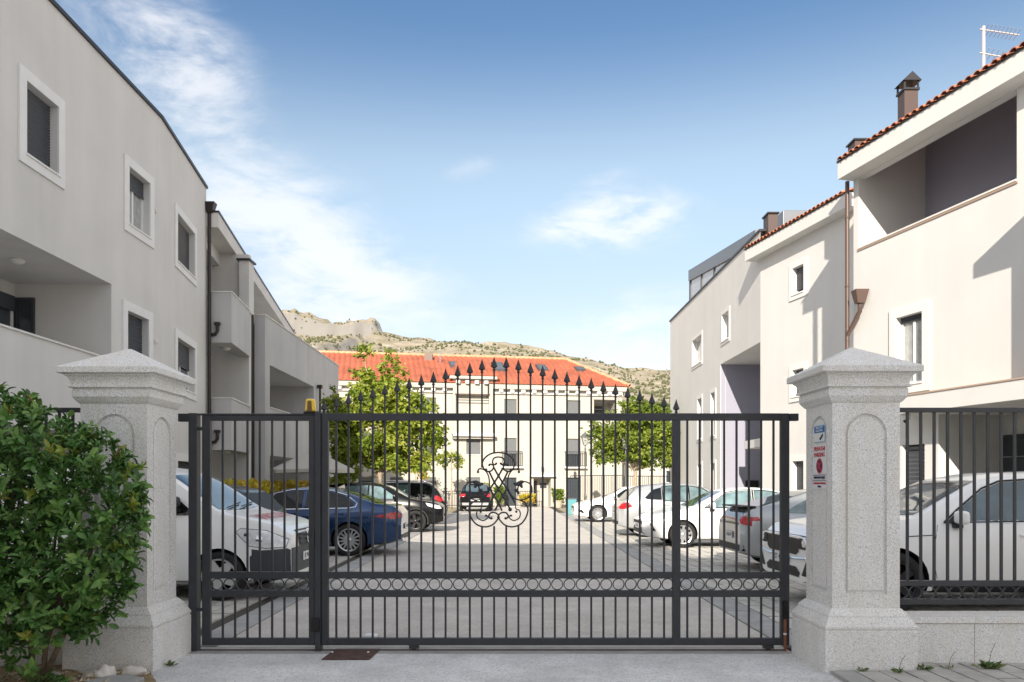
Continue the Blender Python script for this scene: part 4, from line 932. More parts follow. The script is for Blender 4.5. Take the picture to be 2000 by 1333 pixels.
# ------------------------------------------------------------------ far building across the courtyard
FB = thing('apartment_house', 'cream house with orange tiled roof closing the courtyard', 'building', (0, 52, 0))
FD, FS = 51.3, .18
PF = frame(0, FD, 1, FS, 1); qf = math.hypot(1, FS)
def fX(px): k = (px-CX)/FPX; return k*FD/(1-FS*k)
def fs(px): return fX(px)*qf
def fz(py, px): return EYE+(CY-py)*(FD+FS*fX(px))/FPX
SL, SR = -22.0, fs(1215); HE = 7.95
r3 = (fz(809,1000), fz(780,1000)); r2 = (fz(912,1000), fz(856,1000)); r2s = (fz(888,925), fz(855,925)); r1 = (.05, fz(933,1000)); r1s = (fz(960,925), r1[1])
wins = []   # (px0, px1, z0, z1, kind)
for a, c in ((985,1009), (1108,1134)): wins += [(a, c, *r3, 'shut'), (a, c, *r2, 'french'), (a, c, *r1, 'door')]
for a, c in ((826,852), (762,788), (700,726)): wins += [(a, c, *r3, 'shut'), (a, c, *r2s, 'half'), (a, c, *r1s, 'dark')]
wins += [(911,938,*r2s,'shut'), (911,938,*r1s,'shut')]
entry = (1042, 1076, .02, fz(935,1060), 'entry'); log3 = (1160, 1203, r3[0]-.1, fz(781,1180), 'log'); lc = (897, 957, fz(812,930)+.0, fz(775,930), 'logc')
holes = [(fs(a), fs(c), z0, z1, 1.6 if k == 'log' else .9 if k == 'entry' else .16) for a, c, z0, z1, k in wins+[entry, log3]]
b = MB(); wall_rect(b, PF, SL, SR, -.05, HE, holes, .16)
e0, e1 = PF(SR,0,0), PF(SR,-10,0); b.add([(e0[0],e0[1],0),(e1[0],e1[1],0),(e1[0],e1[1],HE),(e0[0],e0[1],HE)], [(3,2,1,0)]); b.build('wall', M['plaster_far'], FB)
for a, c, z0, z1, k in wins:
    w = window(PF, fs(a), fs(c), z0, z1, FB, dep=.12, shut={'shut': 1, 'french': .55, 'half': .62, 'dark': .2, 'door': .0}[k], band=0, sm='shutter_grey', fm='frame_dark', gm='glass', split=2 if k in ('french', 'door') else 1, sill=False)
    MB().pbox(PF, fs(a)-.06, fs(c)+.06, -.1, .06, z0-.06, z0-.003).build('sill', M['coping'], w)
    if k == 'french':
        rb = MB(); 
        for zz in (z0+.05, z0+1.0): rb.pbox(PF, fs(a)-.2, fs(c)+.35, .22, .25, zz, zz+.04)
        for j in range(12): s = fs(a)-.2+(fs(c)-fs(a)+.52)*j/11; rb.pbox(PF, s, s+.03, .225, .245, z0+.09, z0+1.0)
        rb.pbox(PF, fs(a)-.2, fs(a)-.17, .0, .22, z0+1.0, z0+1.04); rb.pbox(PF, fs(c)+.32, fs(c)+.35, .0, .22, z0+1.0, z0+1.04)
        rb.build('balcony_rail', M['iron'], w); MB().pbox(PF, fs(a)-.25, fs(c)+.4, .002, .3, z0-.1, z0-.002).build('balcony_slab', M['coping'], w)
# entrance
a, c, z0, z1, k = entry
MB().pbox(PF, fs(a), fs(c), -.92, -.88, z0, z1).build('entrance_back', M['plaster_far'], FB); MB().pbox(PF, fs(1046), fs(1054), -.87, -.83, z0, z1-.15).build('entrance_door', M['frame_dark'], FB)
MB().pbox(PF, fs(1060), fs(1073), -.87, -.85, 1.25, 1.6).build('letter_boxes', M['frame_dark'], FB); MB().pbox(PF, fs(1033), fs(1084), .002, .28, z1+.12, z1+.22).build('entrance_canopy', M['trim'], FB)
a, c, z0, z1, k = log3
MB().pbox(PF, fs(a), fs(c), -1.65, -1.6, z0, z1).build('loggia_back', M['plaster_far'], FB); MB().pbox(PF, fs(a)+.3, fs(c)-.4, -1.58, -1.55, z0, z1-.3).build('loggia_door', M['frame_dark'], FB)
for zz in (z0+.5, z0+.95): MB().pbox(PF, fs(a), fs(c), -.06, -.03, zz, zz+.04).build('loggia_rail', M['iron'], FB)
# cornice with its brackets
MB().pbox(PF, SL, SR+.02, .002, .14, HE-.42, HE-.33).build('cornice', M['coping'], FB); MB().pbox(PF, SL, SR+.3, -.1, .34, HE-.12, HE+.22).build('cornice', M['plaster_far'], FB)
br = MB().box(-.13, .13, -.12, .12, -.1, .1).mesh('bracket', M['trim'])
s = SL+.4
while s < SR: inst('bracket', br, PF(s, .15, HE-.235), FB, (0,0,math.atan(FS))); s += .75
# central bay that stands a little forward, with a loggia under its own eave
bs0, bs1 = fs(884), fs(961); zb = fz(757,925); zt = fz(737,925)
PFB = lambda s, n, z: PF(s, n+.35, z)
lg = (fs(886)+.1, bs1-.25, fz(812,930), fz(773,930)-.0, 1.5)
b = MB(); wall_rect(b, PFB, bs0, bs1, fz(905,925)+1.6, zt, [lg], .2)
for s in (bs0, bs1): b.add([PFB(s,0,fz(905,925)+1.6), PFB(s,-.4,fz(905,925)+1.6), PFB(s,-1.5,zt), PFB(s,0,zt)], [(0,1,2,3)])
b.add([PFB(bs0,0,fz(905,925)+1.6), PFB(bs1,0,fz(905,925)+1.6), PFB(bs1,-.35,fz(905,925)+1.6), PFB(bs0,-.35,fz(905,925)+1.6)], [(0,1,2,3)])
b.build('bay_wall', M['plaster_far'], FB)
MB().pbox(PFB, lg[0], lg[1], -1.55, -1.5, lg[2], lg[3]).build('loggia_back', M['plaster_far'], FB); MB().pbox(PFB, fs(918), fs(945), -1.48, -1.44, lg[2], lg[3]-.1).build('loggia_door', M['frame_dark'], FB)
MB().pbox(PFB, lg[0], fs(918), -.5, -.45, lg[2], lg[3]).build('loggia_screen', M['trim'], FB)
for zz in (lg[2]+.05, lg[2]+.95): MB().pbox(PFB, lg[0], lg[1], -.05, -.02, zz, zz+.05).build('loggia_rail', M['iron'], FB)
MB().pbox(PFB, bs0-.15, bs1+.15, .002, .2, fz(905,925)+1.75, fz(905,925)+1.95).build('bay_string_course', M['coping'], FB)
MB().pbox(PFB, lg[0]-.05, lg[1]+.05, .002, .06, lg[3], lg[3]+.07).build('loggia_lintel', M['pipe_brown'], FB)
s = bs0+.3
while s < bs1: inst('bracket', br, PFB(s, .12, zt-.4), FB, (0,0,math.atan(FS))); s += .62
MB().pbox(PFB, bs1-.35, bs1-.27, .01, .09, zt-1.3, zt-.35).build('bay_downpipe', M['pipe'], FB)
# tiled roof: rolls of tiles running down the slope, every course with its step
RT = (10.75-HE-.2)/5.6
def tiles(P, s0f, s1f, n0, n1, z0, parent, pitch=.36, course=.42, name='roof'):
    """s0f/s1f give the left and right limit at fraction t up the slope"""
    b = MB(); nc = int((n0-n1)/course)
    for i in range(nc):
        t0, t1 = i/nc, (i+1)/nc; na, nb = n0+(n1-n0)*t0, n0+(n1-n0)*(t1+.15/nc); za = z0+(n0-na)*RT+.035; zb_ = z0+(n0-nb)*RT
        a0, a1 = s0f(t0), s1f(t0); k0, k1 = math.ceil(a0/pitch*4), math.floor(a1/pitch*4)
        pr = []
        for k in range(k0, k1+1):
            h = (.0, .055, .085, .055)[k % 4]; pr.append((k*pitch/4, h))
        if len(pr) < 2: continue
        m = len(pr); b.add([P(s, na, za+h) for s, h in pr]+[P(s, nb, zb_+h) for s, h in pr]+[P(s, na, za+h*.3-.05) for s, h in pr], [(j, j+1, m+j+1, m+j) for j in range(m-1)]+[(j+1, j, 2*m+j, 2*m+j+1) for j in range(m-1)])
    return b
rl = MB().add([PF(SL-.3,.40,HE+.2), PF(SR+.4,.40,HE+.2), PF(SR-2.7,-5.2,HE+.2+5.6*RT), PF(SL-.3,-5.2,HE+.2+5.6*RT)], [(0,1,2,3)])
rl.add([PF(SR+.4,.40,HE+.2), PF(SR+.4,-10.8,HE+.2), PF(SR-2.7,-5.2,HE+.2+5.6*RT)], [(0,1,2)]); rl.add([PF(SL-.3,-10.8,HE+.2), PF(SR+.4,-10.8,HE+.2), PF(SR-2.7,-5.2,HE+.2+5.6*RT), PF(SL-.3,-5.2,HE+.2+5.6*RT)], [(3,2,1,0)])
roof = rl.build('roof', M['tile'], FB)
tb = tiles(PF, lambda t: SL-.3, lambda t: SR+.42-3.1*t, .42, -5.15, HE+.22, roof)
stuff(tb.build('roof_tiles', M['tile'], roof))
PH = frame(*PF(SR+.40, -5.2, 0)[:2], FS, -1, -1)
# ridge and hip caps
rc = MB(); nr = 60
capm = MB().lathe([(.13,-.24),(.15,.24)], n=10, axis='y').mesh('ridge_tile', mat('ridge_tile', (.60,.30,.17), .85, nscale=4, namt=.25))
for i in range(nr):
    s = SL+.2+(SR-2.7-SL)*(i+.5)/nr; inst('ridge_tile', capm, PF(s, -5.2, HE+.26+5.6*RT), roof, (0, 0, math.atan(FS)-math.pi/2))
h0, h1 = Vector(PF(SR+.4,.40,HE+.26)), Vector(PF(SR-2.7,-5.2,HE+.28+5.6*RT)); dv = h1-h0; nh = 15
for i in range(nh):
    o = inst('ridge_tile', capm, h0+dv*(i+.5)/nh, roof); o.rotation_euler = dv.to_track_quat('Y','Z').to_euler()
# bay roof
bz = zt+.02
bb = tiles(PFB, lambda t: bs0-.3+t*.9, lambda t: bs1+.3-t*.9, .35, -2.6, bz, roof)
stuff(bb.build('bay_roof_tiles', M['tile'], roof))
MB().pbox(PFB, bs0-.25, bs1+.25, -.1, .30, zt-.2, zt+.0).build('bay_eave', M['plaster_far'], FB)
MB().add([PFB(bs0-.3,.35,bz), PFB(bs1+.3,.35,bz), PFB(bs1-.6,-2.6,bz+2.95*RT), PFB(bs0+.6,-2.6,bz+2.95*RT), PFB(bs1+.3,-3.2,bz-.2), PFB(bs0-.3,-3.2,bz-.2)], [(0,1,2,3),(1,4,2),(0,3,5)]).build('bay_roof', M['tile'], roof)
for (p0, p1, q0, q1) in ((892,908,712,721), (976,998,713,728), (1063,1082,718,728), (1138,1156,722,728)):
    def onroof(px, py):
        # intersect the view line with the front roof slope
        k = (px-CX)/FPX; v = (CY-py)/FPX
        best = None
        for i in range(400):
            n = .4-5.6*i/400; X = k*(FD-n/ (1/ qf))/(1-FS*k); d = X/k if abs(k) > 1e-6 else FD-n; z = HE+.2+(.4-n)*RT; e = abs(EYE+v*d-z)
            if best is None or e < best[0]: best = (e, n)
        return best[1]
    n0, n1 = onroof((p0+p1)/2, q1), onroof((p0+p1)/2, q0); s0, s1_ = fs(p0)*1.05, fs(p1)*1.05
    f = MB(); z_ = lambda n: HE+.2+(.4-n)*RT
    c_ = [PF(s0,n0,z_(n0)), PF(s1_,n0,z_(n0)), PF(s1_,n1,z_(n1)), PF(s0,n1,z_(n1))]
    f.hexa(c_+[(x,y,z+.2) for x,y,z in c_]); sk = f.build('skylight', M['frame_dark'], roof)
    g = [PF(s0+.1,n0-.1,z_(n0-.1)+.205), PF(s1_-.1,n0-.1,z_(n0-.1)+.205), PF(s1_-.1,n1+.1,z_(n1+.1)+.205), PF(s0+.1,n1+.1,z_(n1+.1)+.205)]
    MB().add(g, [(0,1,2,3)]).build('skylight_pane', M['glass'], sk)
ch = PF(fs(858)*1.08, -4.2, 0); MB().box(ch[0]-.28, ch[0]+.28, ch[1]-.3, ch[1]+.3, 9.6, 10.75).build('chimney', M['pipe_brown'], roof)
ch = PF(fs(878)*1.08, -3.4, 0); a_ = MB().tube([(ch[0],ch[1],9.4),(ch[0],ch[1],10.9)], .03, 6).build('roof_aerial', M['alloy'], roof)
for k in range(5): MB().tube([(ch[0]-.3,ch[1],10.3+.13*k),(ch[0]+.3,ch[1]-.2,10.3+.13*k)], .012, 4).build('aerial_rod', M['alloy'], a_)
# courtyard railings in front of the house
def railing(p0, p1, label, h=1.05, n=30):
    t = thing('iron_railing', label, 'railing', (*p0, 0)); d = Vector((p1[0]-p0[0], p1[1]-p0[1])); 
    for zz in (.12, h): MB().tube([(p0[0],p0[1],zz),(p1[0],p1[1],zz)], .022, 4).build('rail', M['iron'], t)
    for i in range(n+1):
        x, y = p0[0]+d.x*i/n, p0[1]+d.y*i/n; MB().tube([(x,y,.0 if i % 6 == 0 else .12),(x,y,h)], .02 if i % 6 == 0 else .011, 4).build('post' if i % 6 == 0 else 'baluster', M['iron'], t)
railing((3.9,49.0), (6.8,46.0), 'thin iron railing right of the grey door beside the lamp post', 2.05, 30); railing((-4.6,50.2), (-1.2,50.6), 'thin iron railing below the windows behind the black hatchback', 1.05, 34); railing((.4,50.8),(2.0,51.1),'short iron railing left of the entrance door', 1.05, 14); railing((6.9,46.0),(11.0,46.5),'thin iron railing behind the right tree', 2.0, 34)
# low annex right of the house
an = thing('garden_annex', 'low white annex wall building behind the right tree', 'building', (9, 56, 0))
PG = frame(0, 56, 1, 0, 1); b = MB(); wall_rect(b, PG, 6.9, 16, -.05, 3.4, [(11.4, 12.0, 1.6, 2.5)], .15); b.add([(6.9,56,0),(6.9,64,0),(6.9,64,3.4),(6.9,56,3.4)], [(0,1,2,3)]); b.add([(6.9,56,3.4),(16,56,3.4),(16,64,3.4),(6.9,64,3.4)], [(0,1,2,3)]); b.build('wall', M['plaster_far'], an)
window(PG, 11.4, 12.0, 1.6, 2.5, an, dep=.1, shut=0, band=.1, sill=False); MB().box(6.8,16.1,55.9,64,3.4,3.5).build('roof_edge', M['flash'], an)
# lamp posts
def lamp_post(x, y, h, label):
    t = thing('street_lamp', label, 'lamp post', (x, y, 0)); m = mat('lamp_post_grey', (.13,.13,.125), .5, .2) if 'lp' not in M else M['lp']; M['lp'] = m
    MB().lathe([(.11,0),(.11,.08),(.085,.12),(.085,.75),(.10,.80),(.07,.86),(.05,1.0),(.04,h-1.0),(.055,h-.98),(.055,h-.94),(.035,h-.9),(.035,h-.78),(.10,h-.75),(.02,h-.73)], (x, y, 0), 10).build('post', m, t, smooth=50)
    g = []
    for w, z in ((.10, h-.74), (.20, h-.28)): g.append([(x-w,y-w,z),(x+w,y-w,z),(x+w,y+w,z),(x-w,y+w,z)])
    MB().sweep(g[0], g[1]).build('lantern_glass', M['glass_pale'], t)
    for i in range(4): MB().tube([g[0][i], g[1][i]], .016, 4).build('lantern_rib', m, t)
    MB().lathe([(.30,h-.28),(.29,h-.25),(.14,h-.08),(.07,h-.05),(.04,h),(.0,h+.05)], (x, y, 0), 8).build('lantern_roof', m, t)
lamp_post(*at(1143,975,45)[:2], EYE+(CY-845)*45/FPX, 'traditional lantern post left of the right courtyard tree')
lamp_post(*at(1222,975,38.5)[:2], 4.0, 'traditional lantern post hidden in the right tree crown')
# wall lanterns on the far house
for px, py in ((1059,915), (1122,925)):
    p = PF(fs(px), .12, fz(py,px)); o = MB().box(p[0]-.08,p[0]+.08,p[1]-.08,p[1]+.08,p[2]-.2,p[2]+.1).build('wall_lantern', M['iron'], FB); MB().tube([(p[0],p[1],p[2]+.15),(p[0],p[1]+.14,p[2]+.2)], .02, 5).build('lantern_arm', M['iron'], o)
# ------------------------------------------------------------------ hills
ridge = [(-3500,420),(-900,380),(-200,470),(200,560),(400,590),(540,602),(575,604),(600,616),(650,630),(690,627),(720,622),(737,624),(748,648),(790,657),(850,661),(950,664),(1050,677),(1150,699),(1215,721),(1310,722),(1450,728),(1700,715),(2300,690),(4500,700)]
HY = 820.0
def lerp(tab, x):
    if x <= tab[0][0]: return tab[0][1]
    for (a, b_), (c, d) in zip(tab, tab[1:]):
        if x <= c: return b_+(d-b_)*(x-a)/(c-a)
    return tab[-1][1]
def hill_h(x, y):
    px = CX+x*FPX/HY; zr_ = EYE+(CY-lerp(ridge, px))*HY/FPX
    t = max(0, min(1, (y-150)/(HY-150)))
    f = t**1.15 if t < 1 else 1
    z = zr_*f
    if y > HY: z -= (y-HY)*.35
    cl = max(0, 1-abs(px-715)/38)*max(0, min(1, (t-.86)/.06))     # cliff band below the rocky crest
    if 555 < px < 744 and t > .80:
        st = .948+.014*noise.noise(Vector((x/14, 0, 5)))+.008*noise.noise(Vector((x/4, 1, 5)))
        z -= 19*(1-max(0, min(1, (t-st)/.009)))*min(1,(t-.80)/.10)*min(1, (744-px)/9)*min(1,(px-555)/25)*(.55+.45*min(1, abs(px-655)/45))
    z += t*(9*noise.noise(Vector((x/90, y/90, 0)))+4*noise.noise(Vector((x/28, y/28, 3)))+1.6*noise.noise(Vector((x/9, y/9, 8))))
    if 545 < px < 748 and t > .80:
        k = min(1,(t-.80)/.08)*min(1, (748-px)/10)*min(1,(px-545)/20); z += k*(5*abs(noise.noise(Vector((x/11, y/30, 4))))+3.0*noise.noise(Vector((x/4.5, y/14, 6))))
    return z
hb = MB(); hb.grid(420, 230, lambda u, v: (lambda x, y: (x, y, hill_h(x, y)-1.2))(-1300+2600*(.5+.5*(2*u-1)*abs(2*u-1)**.6), 120+1000*v))
def hill_mat():
    m = mat('hillside', (.40,.33,.22), .95); nt = m.node_tree; b = nt.nodes['Principled BSDF']; geo = [n for n in nt.nodes if n.type == 'NEW_GEOMETRY'][0]
    def nz(s, d=8, r=.65):
        n = nt.nodes.new('ShaderNodeTexNoise'); n.inputs['Scale'].default_value = s; n.inputs['Detail'].default_value = d; n.inputs['Roughness'].default_value = r; nt.links.new(geo.outputs['Position'], n.inputs['Vector']); return n.outputs[0]
    rp = nt.nodes.new('ShaderNodeValToRGB'); e = rp.color_ramp; e.elements[0].position = .34; e.elements[0].color = (.17,.16,.075,1); e.elements[1].position = .68; e.elements[1].color = (.43,.385,.31,1)
    x = e.elements.new(.44); x.color = (.25,.215,.15,1); x = e.elements.new(.55); x.color = (.32,.275,.205,1)
    nt.links.new(nz(.06), rp.inputs[0])
    # bare rock where it is steep
    sx = nt.nodes.new('ShaderNodeSeparateXYZ'); nt.links.new(geo.outputs['Normal'], sx.inputs[0])
    mr = nt.nodes.new('ShaderNodeMapRange'); mr.inputs[1].default_value = .90; mr.inputs[2].default_value = .70; mr.inputs[3].default_value = 0; mr.inputs[4].default_value = 1; nt.links.new(sx.outputs[2], mr.inputs[0])
    mx = nt.nodes.new('ShaderNodeMix'); mx.data_type = 'RGBA'; nt.links.new(mr.outputs[0], mx.inputs['Factor']); nt.links.new(rp.outputs[0], mx.inputs['A']); mx.inputs['B'].default_value = (.22,.21,.195,1)
    nt.links.new(mx.outputs['Result'], b.inputs['Base Color']); return m
hill = structure(hb.build('hillside', hill_mat(), smooth=True))
# scrub on the slope
sc = MB(); rnd = random.Random(3)
for i in range(9000):
    u = rnd.uniform(540, 1330); y = rnd.uniform(260, 815); x = (u-CX)/FPX*y; z = hill_h(x, y)-1.0
    if noise.noise(Vector((x/40, y/40, 1))) < rnd.uniform(-.5,.4): continue
    r = rnd.uniform(.5, 1.35)*(1.5 if rnd.random() < .08 else 1)
    o = [(math.cos(a)*r*rnd.uniform(.7,1.1), math.sin(a)*r*rnd.uniform(.7,1.1)) for a in (0,1.05,2.1,3.14,4.2,5.2)]
    sc.add([(x+p, y+q, z) for p, q in o]+[(x+p*.7, y+q*.7, z+r*rnd.uniform(.7,1)) for p, q in o]+[(x,y,z+r*1.25)], [(k,(k+1)%6,6+(k+1)%6,6+k) for k in range(6)]+[(6+k,6+(k+1)%6,12) for k in range(6)])
stuff(tag(sc.build('hill_scrub', mat('scrub', (.085,.095,.04), .95, nscale=.3, namt=.4)), 'dark low scrub dotted over the dry hillside', 'scrub'))
# wooded foot of the hill on the right with a few white houses
wd = MB()
for i in range(520):
    u = rnd.uniform(1195, 1330); y = rnd.uniform(150, 330); x = (u-CX)/FPX*y; z = hill_h(x, y)-1.0; r = rnd.uniform(1.6, 3.4)
    for j in range(26):
        d = Vector((rnd.gauss(0,1), rnd.gauss(0,1), rnd.gauss(0,.8))).normalized()*r*rnd.uniform(.6,1); c = Vector((x,y,z+r*1.0))+d; e = r*.30
        a = Vector((rnd.uniform(-1,1),rnd.uniform(-1,1),rnd.uniform(-1,1))).normalized(); bb_ = a.orthogonal().normalized()
        wd.add([c+a*e, c+bb_*e, c-a*e, c-bb_*e], [(0,1,2,3)])
stuff(tag(wd.build('hill_wood', leafmat('leaf_far', (.03,.055,.012), (.07,.11,.025), (.15,.17,.05), .2, .7, .1)), 'green belt of trees at the foot of the right hill', 'wood'))
for i, (px, y, w, h) in enumerate(((1268,255,7,5),(1290,240,8,5),(1282,215,6,4.5))):
    x = (px-CX)/FPX*y; z = hill_h(x, y); t = thing('hillside_house', ['small white house highest among the trees on the right hill', 'wide white house lower right among the hillside trees', 'small white house lowest among the hillside trees'][i], 'house', (x, y, z))
    PW = frame(x-w/2, y, 1, 0, 1); b = MB(); wall_rect(b, PW, 0, w, z-3, z+h, [(1,2,z+1.5,z+3),(w-2.2,w-1.2,z+1.5,z+3)], .2); b.add([(x-w/2,y,z-3),(x-w/2,y+7,z-3),(x-w/2,y+7,z+h),(x-w/2,y,z+h)], [(0,1,2,3)]); b.build('wall', M['plaster_far'], t)
    for s0 in (1, w-2.2): MB().pbox(PW, s0, s0+1, -.25, -.2, z+1.5, z+3).build('window', M['frame_dark'], t)
    MB().add([(x-w/2-.3,y-.3,z+h),(x+w/2+.3,y-.3,z+h),(x+w/2+.3,y+7.3,z+h),(x-w/2-.3,y+7.3,z+h),(x-w/2-.3,y+3.5,z+h+1.6),(x+w/2+.3,y+3.5,z+h+1.6)], [(0,1,5,4),(3,4,5,2),(0,4,3),(1,2,5),(3,2,1,0)]).build('roof', M['tile_old'], t)
# ------------------------------------------------------------------ block across the street, behind the camera: it shades the foreground
BB = thing('street_block', 'pale apartment block across the street whose shadow covers the gate', 'building', (0, -14, 0))
PK = lambda s, n, z: (s, -9.8+n, z)
hs = [(x, x+1.3, z, z+1.6) for x in range(-9, 4, 4) for z in (4.4, 7.6)]
for x0, x1, H in ((-11, -2.2, 14.0), (-2.2, 4.8, 12.2)):      # two stretches of different height
    b = MB(); wall_rect(b, PK, x0, x1, -.05, H, [h for h in hs if x0 < h[0] < x1], .15); b.box(x0, x1, -20, -9.96, H-.2, H-.004); b.box(x0, x1, -20, -19.9, 0, H-.2); b.box(x0, x0+.1, -19.9, -9.96, 0, H-.2); b.box(x1-.1, x1, -19.9, -9.96, 0, H-.2); b.build('wall', M['plaster_r'], BB)
for h in hs: MB().pbox(PK, h[0], h[1], -.2, -.15, h[2], h[3]).build('window', M['glass'], BB)
# ------------------------------------------------------------------ cars
def paint(name, col, rough=.32, metal=0.0, coat=.6, spec=.5):
    m = mat(name, col, rough, metal, coat=coat, spec=spec); return m
M['car_glass'] = mat('car_glass', (.05,.085,.105), .03, spec=1.0, nscale=1.6, namt=.6)
M['car_glass_pale'] = mat('car_glass_pale', (.12,.185,.195), .03, spec=1.0, nscale=1.8, namt=.75)  # mottled tint, here and above, paints uneven reflections onto the opaque panes
M['car_glass_dark'] = mat('car_glass_dark', (.010,.013,.016), .04, spec=.45)
M['lamp_clear'] = mat('headlamp_clear', (.74,.76,.78), .12, .1, coat=1, nscale=14, namt=.22)
M['lamp_red'] = mat('tail_lamp_red', (.42,.012,.018), .12, coat=1, nscale=12, namt=.3)
M['bumper'] = mat('bumper_grey', (.048,.053,.062), .55)
M['under'] = mat('car_underside', (.004,.004,.004), .9)
def interp(tab, n, L, blur):
    xs = [L*i/n for i in range(n+1)]; v = [lerp(tab, x) for x in xs]; k = max(1, int(blur/L*n))
    for _ in range(2): v = [sum(v[max(0,i-k):i+k+1])/len(v[max(0,i-k):i+k+1]) for i in range(n+1)]
    return v
def spoke_rim(r, style):
    """rim face lying in the xz plane, outer side towards -y"""
    b = MB(); n = 30
    b.lathe([(r,.05),(r*1.0,-.012),(r*.97,-.022),(r*.90,-.016),(r*.87,.03)], n=n, axis='y')
    k = {'multi': 15, 'ten': 10, 'five': 5, 'double': 10, 'turbine': 20}[style]
    for i in range(k):
        a = 2*math.pi*i/k; w0, w1 = {'multi': (.10,.055), 'ten': (.16,.13), 'five': (.30,.20), 'double': (.12,.10), 'turbine': (.055,.07)}[style]
        if style == 'double': a += .22*(1 if i % 2 else -1)
        ca, sa = math.cos(a), math.sin(a); tx, tz = -sa, ca
        q = lambda rr, w, y: (rr*ca+tx*w, y, rr*sa+tz*w)
        r0, r1 = r*.16, r*.92
        vs = [q(r0,-w0*r,-.012), q(r0,w0*r,-.012), q(r1,w1*r,-.014), q(r1,-w1*r,-.014), q(r0,-w0*r,.02), q(r0,w0*r,.02), q(r1,w1*r,.02), q(r1,-w1*r,.02)]
        b.hexa(vs)
    b.lathe([(.0,-.026),(r*.13,-.024),(r*.2,-.014),(r*.22,.02)], n=14, axis='y')
    return b
WH = {}
def wheel_meshes(r, style, alloy):
    key = (r, style, alloy)
    if key not in WH:
        t = MB(); rr = r*.72; hw = .105
        t.lathe([(rr,hw),(r*.93,hw),(r*.985,hw*.82),(r,hw*.5),(r,-hw*.5),(r*.985,-hw*.82),(r*.93,-hw),(r*.8,-hw*1.05),(rr,-hw*.95),(rr*.97,-hw*.5)], n=32, axis='y')
        dk = MB(); dk.lathe([(0,.02),(rr*.95,.02)], n=20, axis='y')
        rim = spoke_rim(rr*1.0, style); rim.v = [(x, y-hw*.88, z) for x, y, z in rim.v]
        WH[key] = (t.mesh('tyre', M['rubber'], 50), rim.mesh('rim', M[alloy], 35), dk.mesh('brake_disc', M['under']))
    return WH[key]
def fill_poly(poly, step):
    bm = bmesh.new(); f = bm.faces.new([bm.verts.new((x, y, 0)) for x, y in poly])
    xs = [p[0] for p in poly]; ys = [p[1] for p in poly]
    for ax, lo, hi in ((0, min(xs), max(xs)), (1, min(ys), max(ys))):
        v = math.ceil(lo/step)*step
        while v < hi:
            co = [0,0,0]; no = [0,0,0]; co[ax] = v; no[ax] = 1
            bmesh.ops.bisect_plane(bm, geom=bm.verts[:]+bm.edges[:]+bm.faces[:], plane_co=co, plane_no=no); v += step
    bmesh.ops.triangulate(bm, faces=bm.faces[:]); bm.verts.index_update()
    vs = [tuple(v.co) for v in bm.verts]; fs_ = [tuple(v.index for v in f.verts) for f in bm.faces]; bm.free(); return vs, fs_
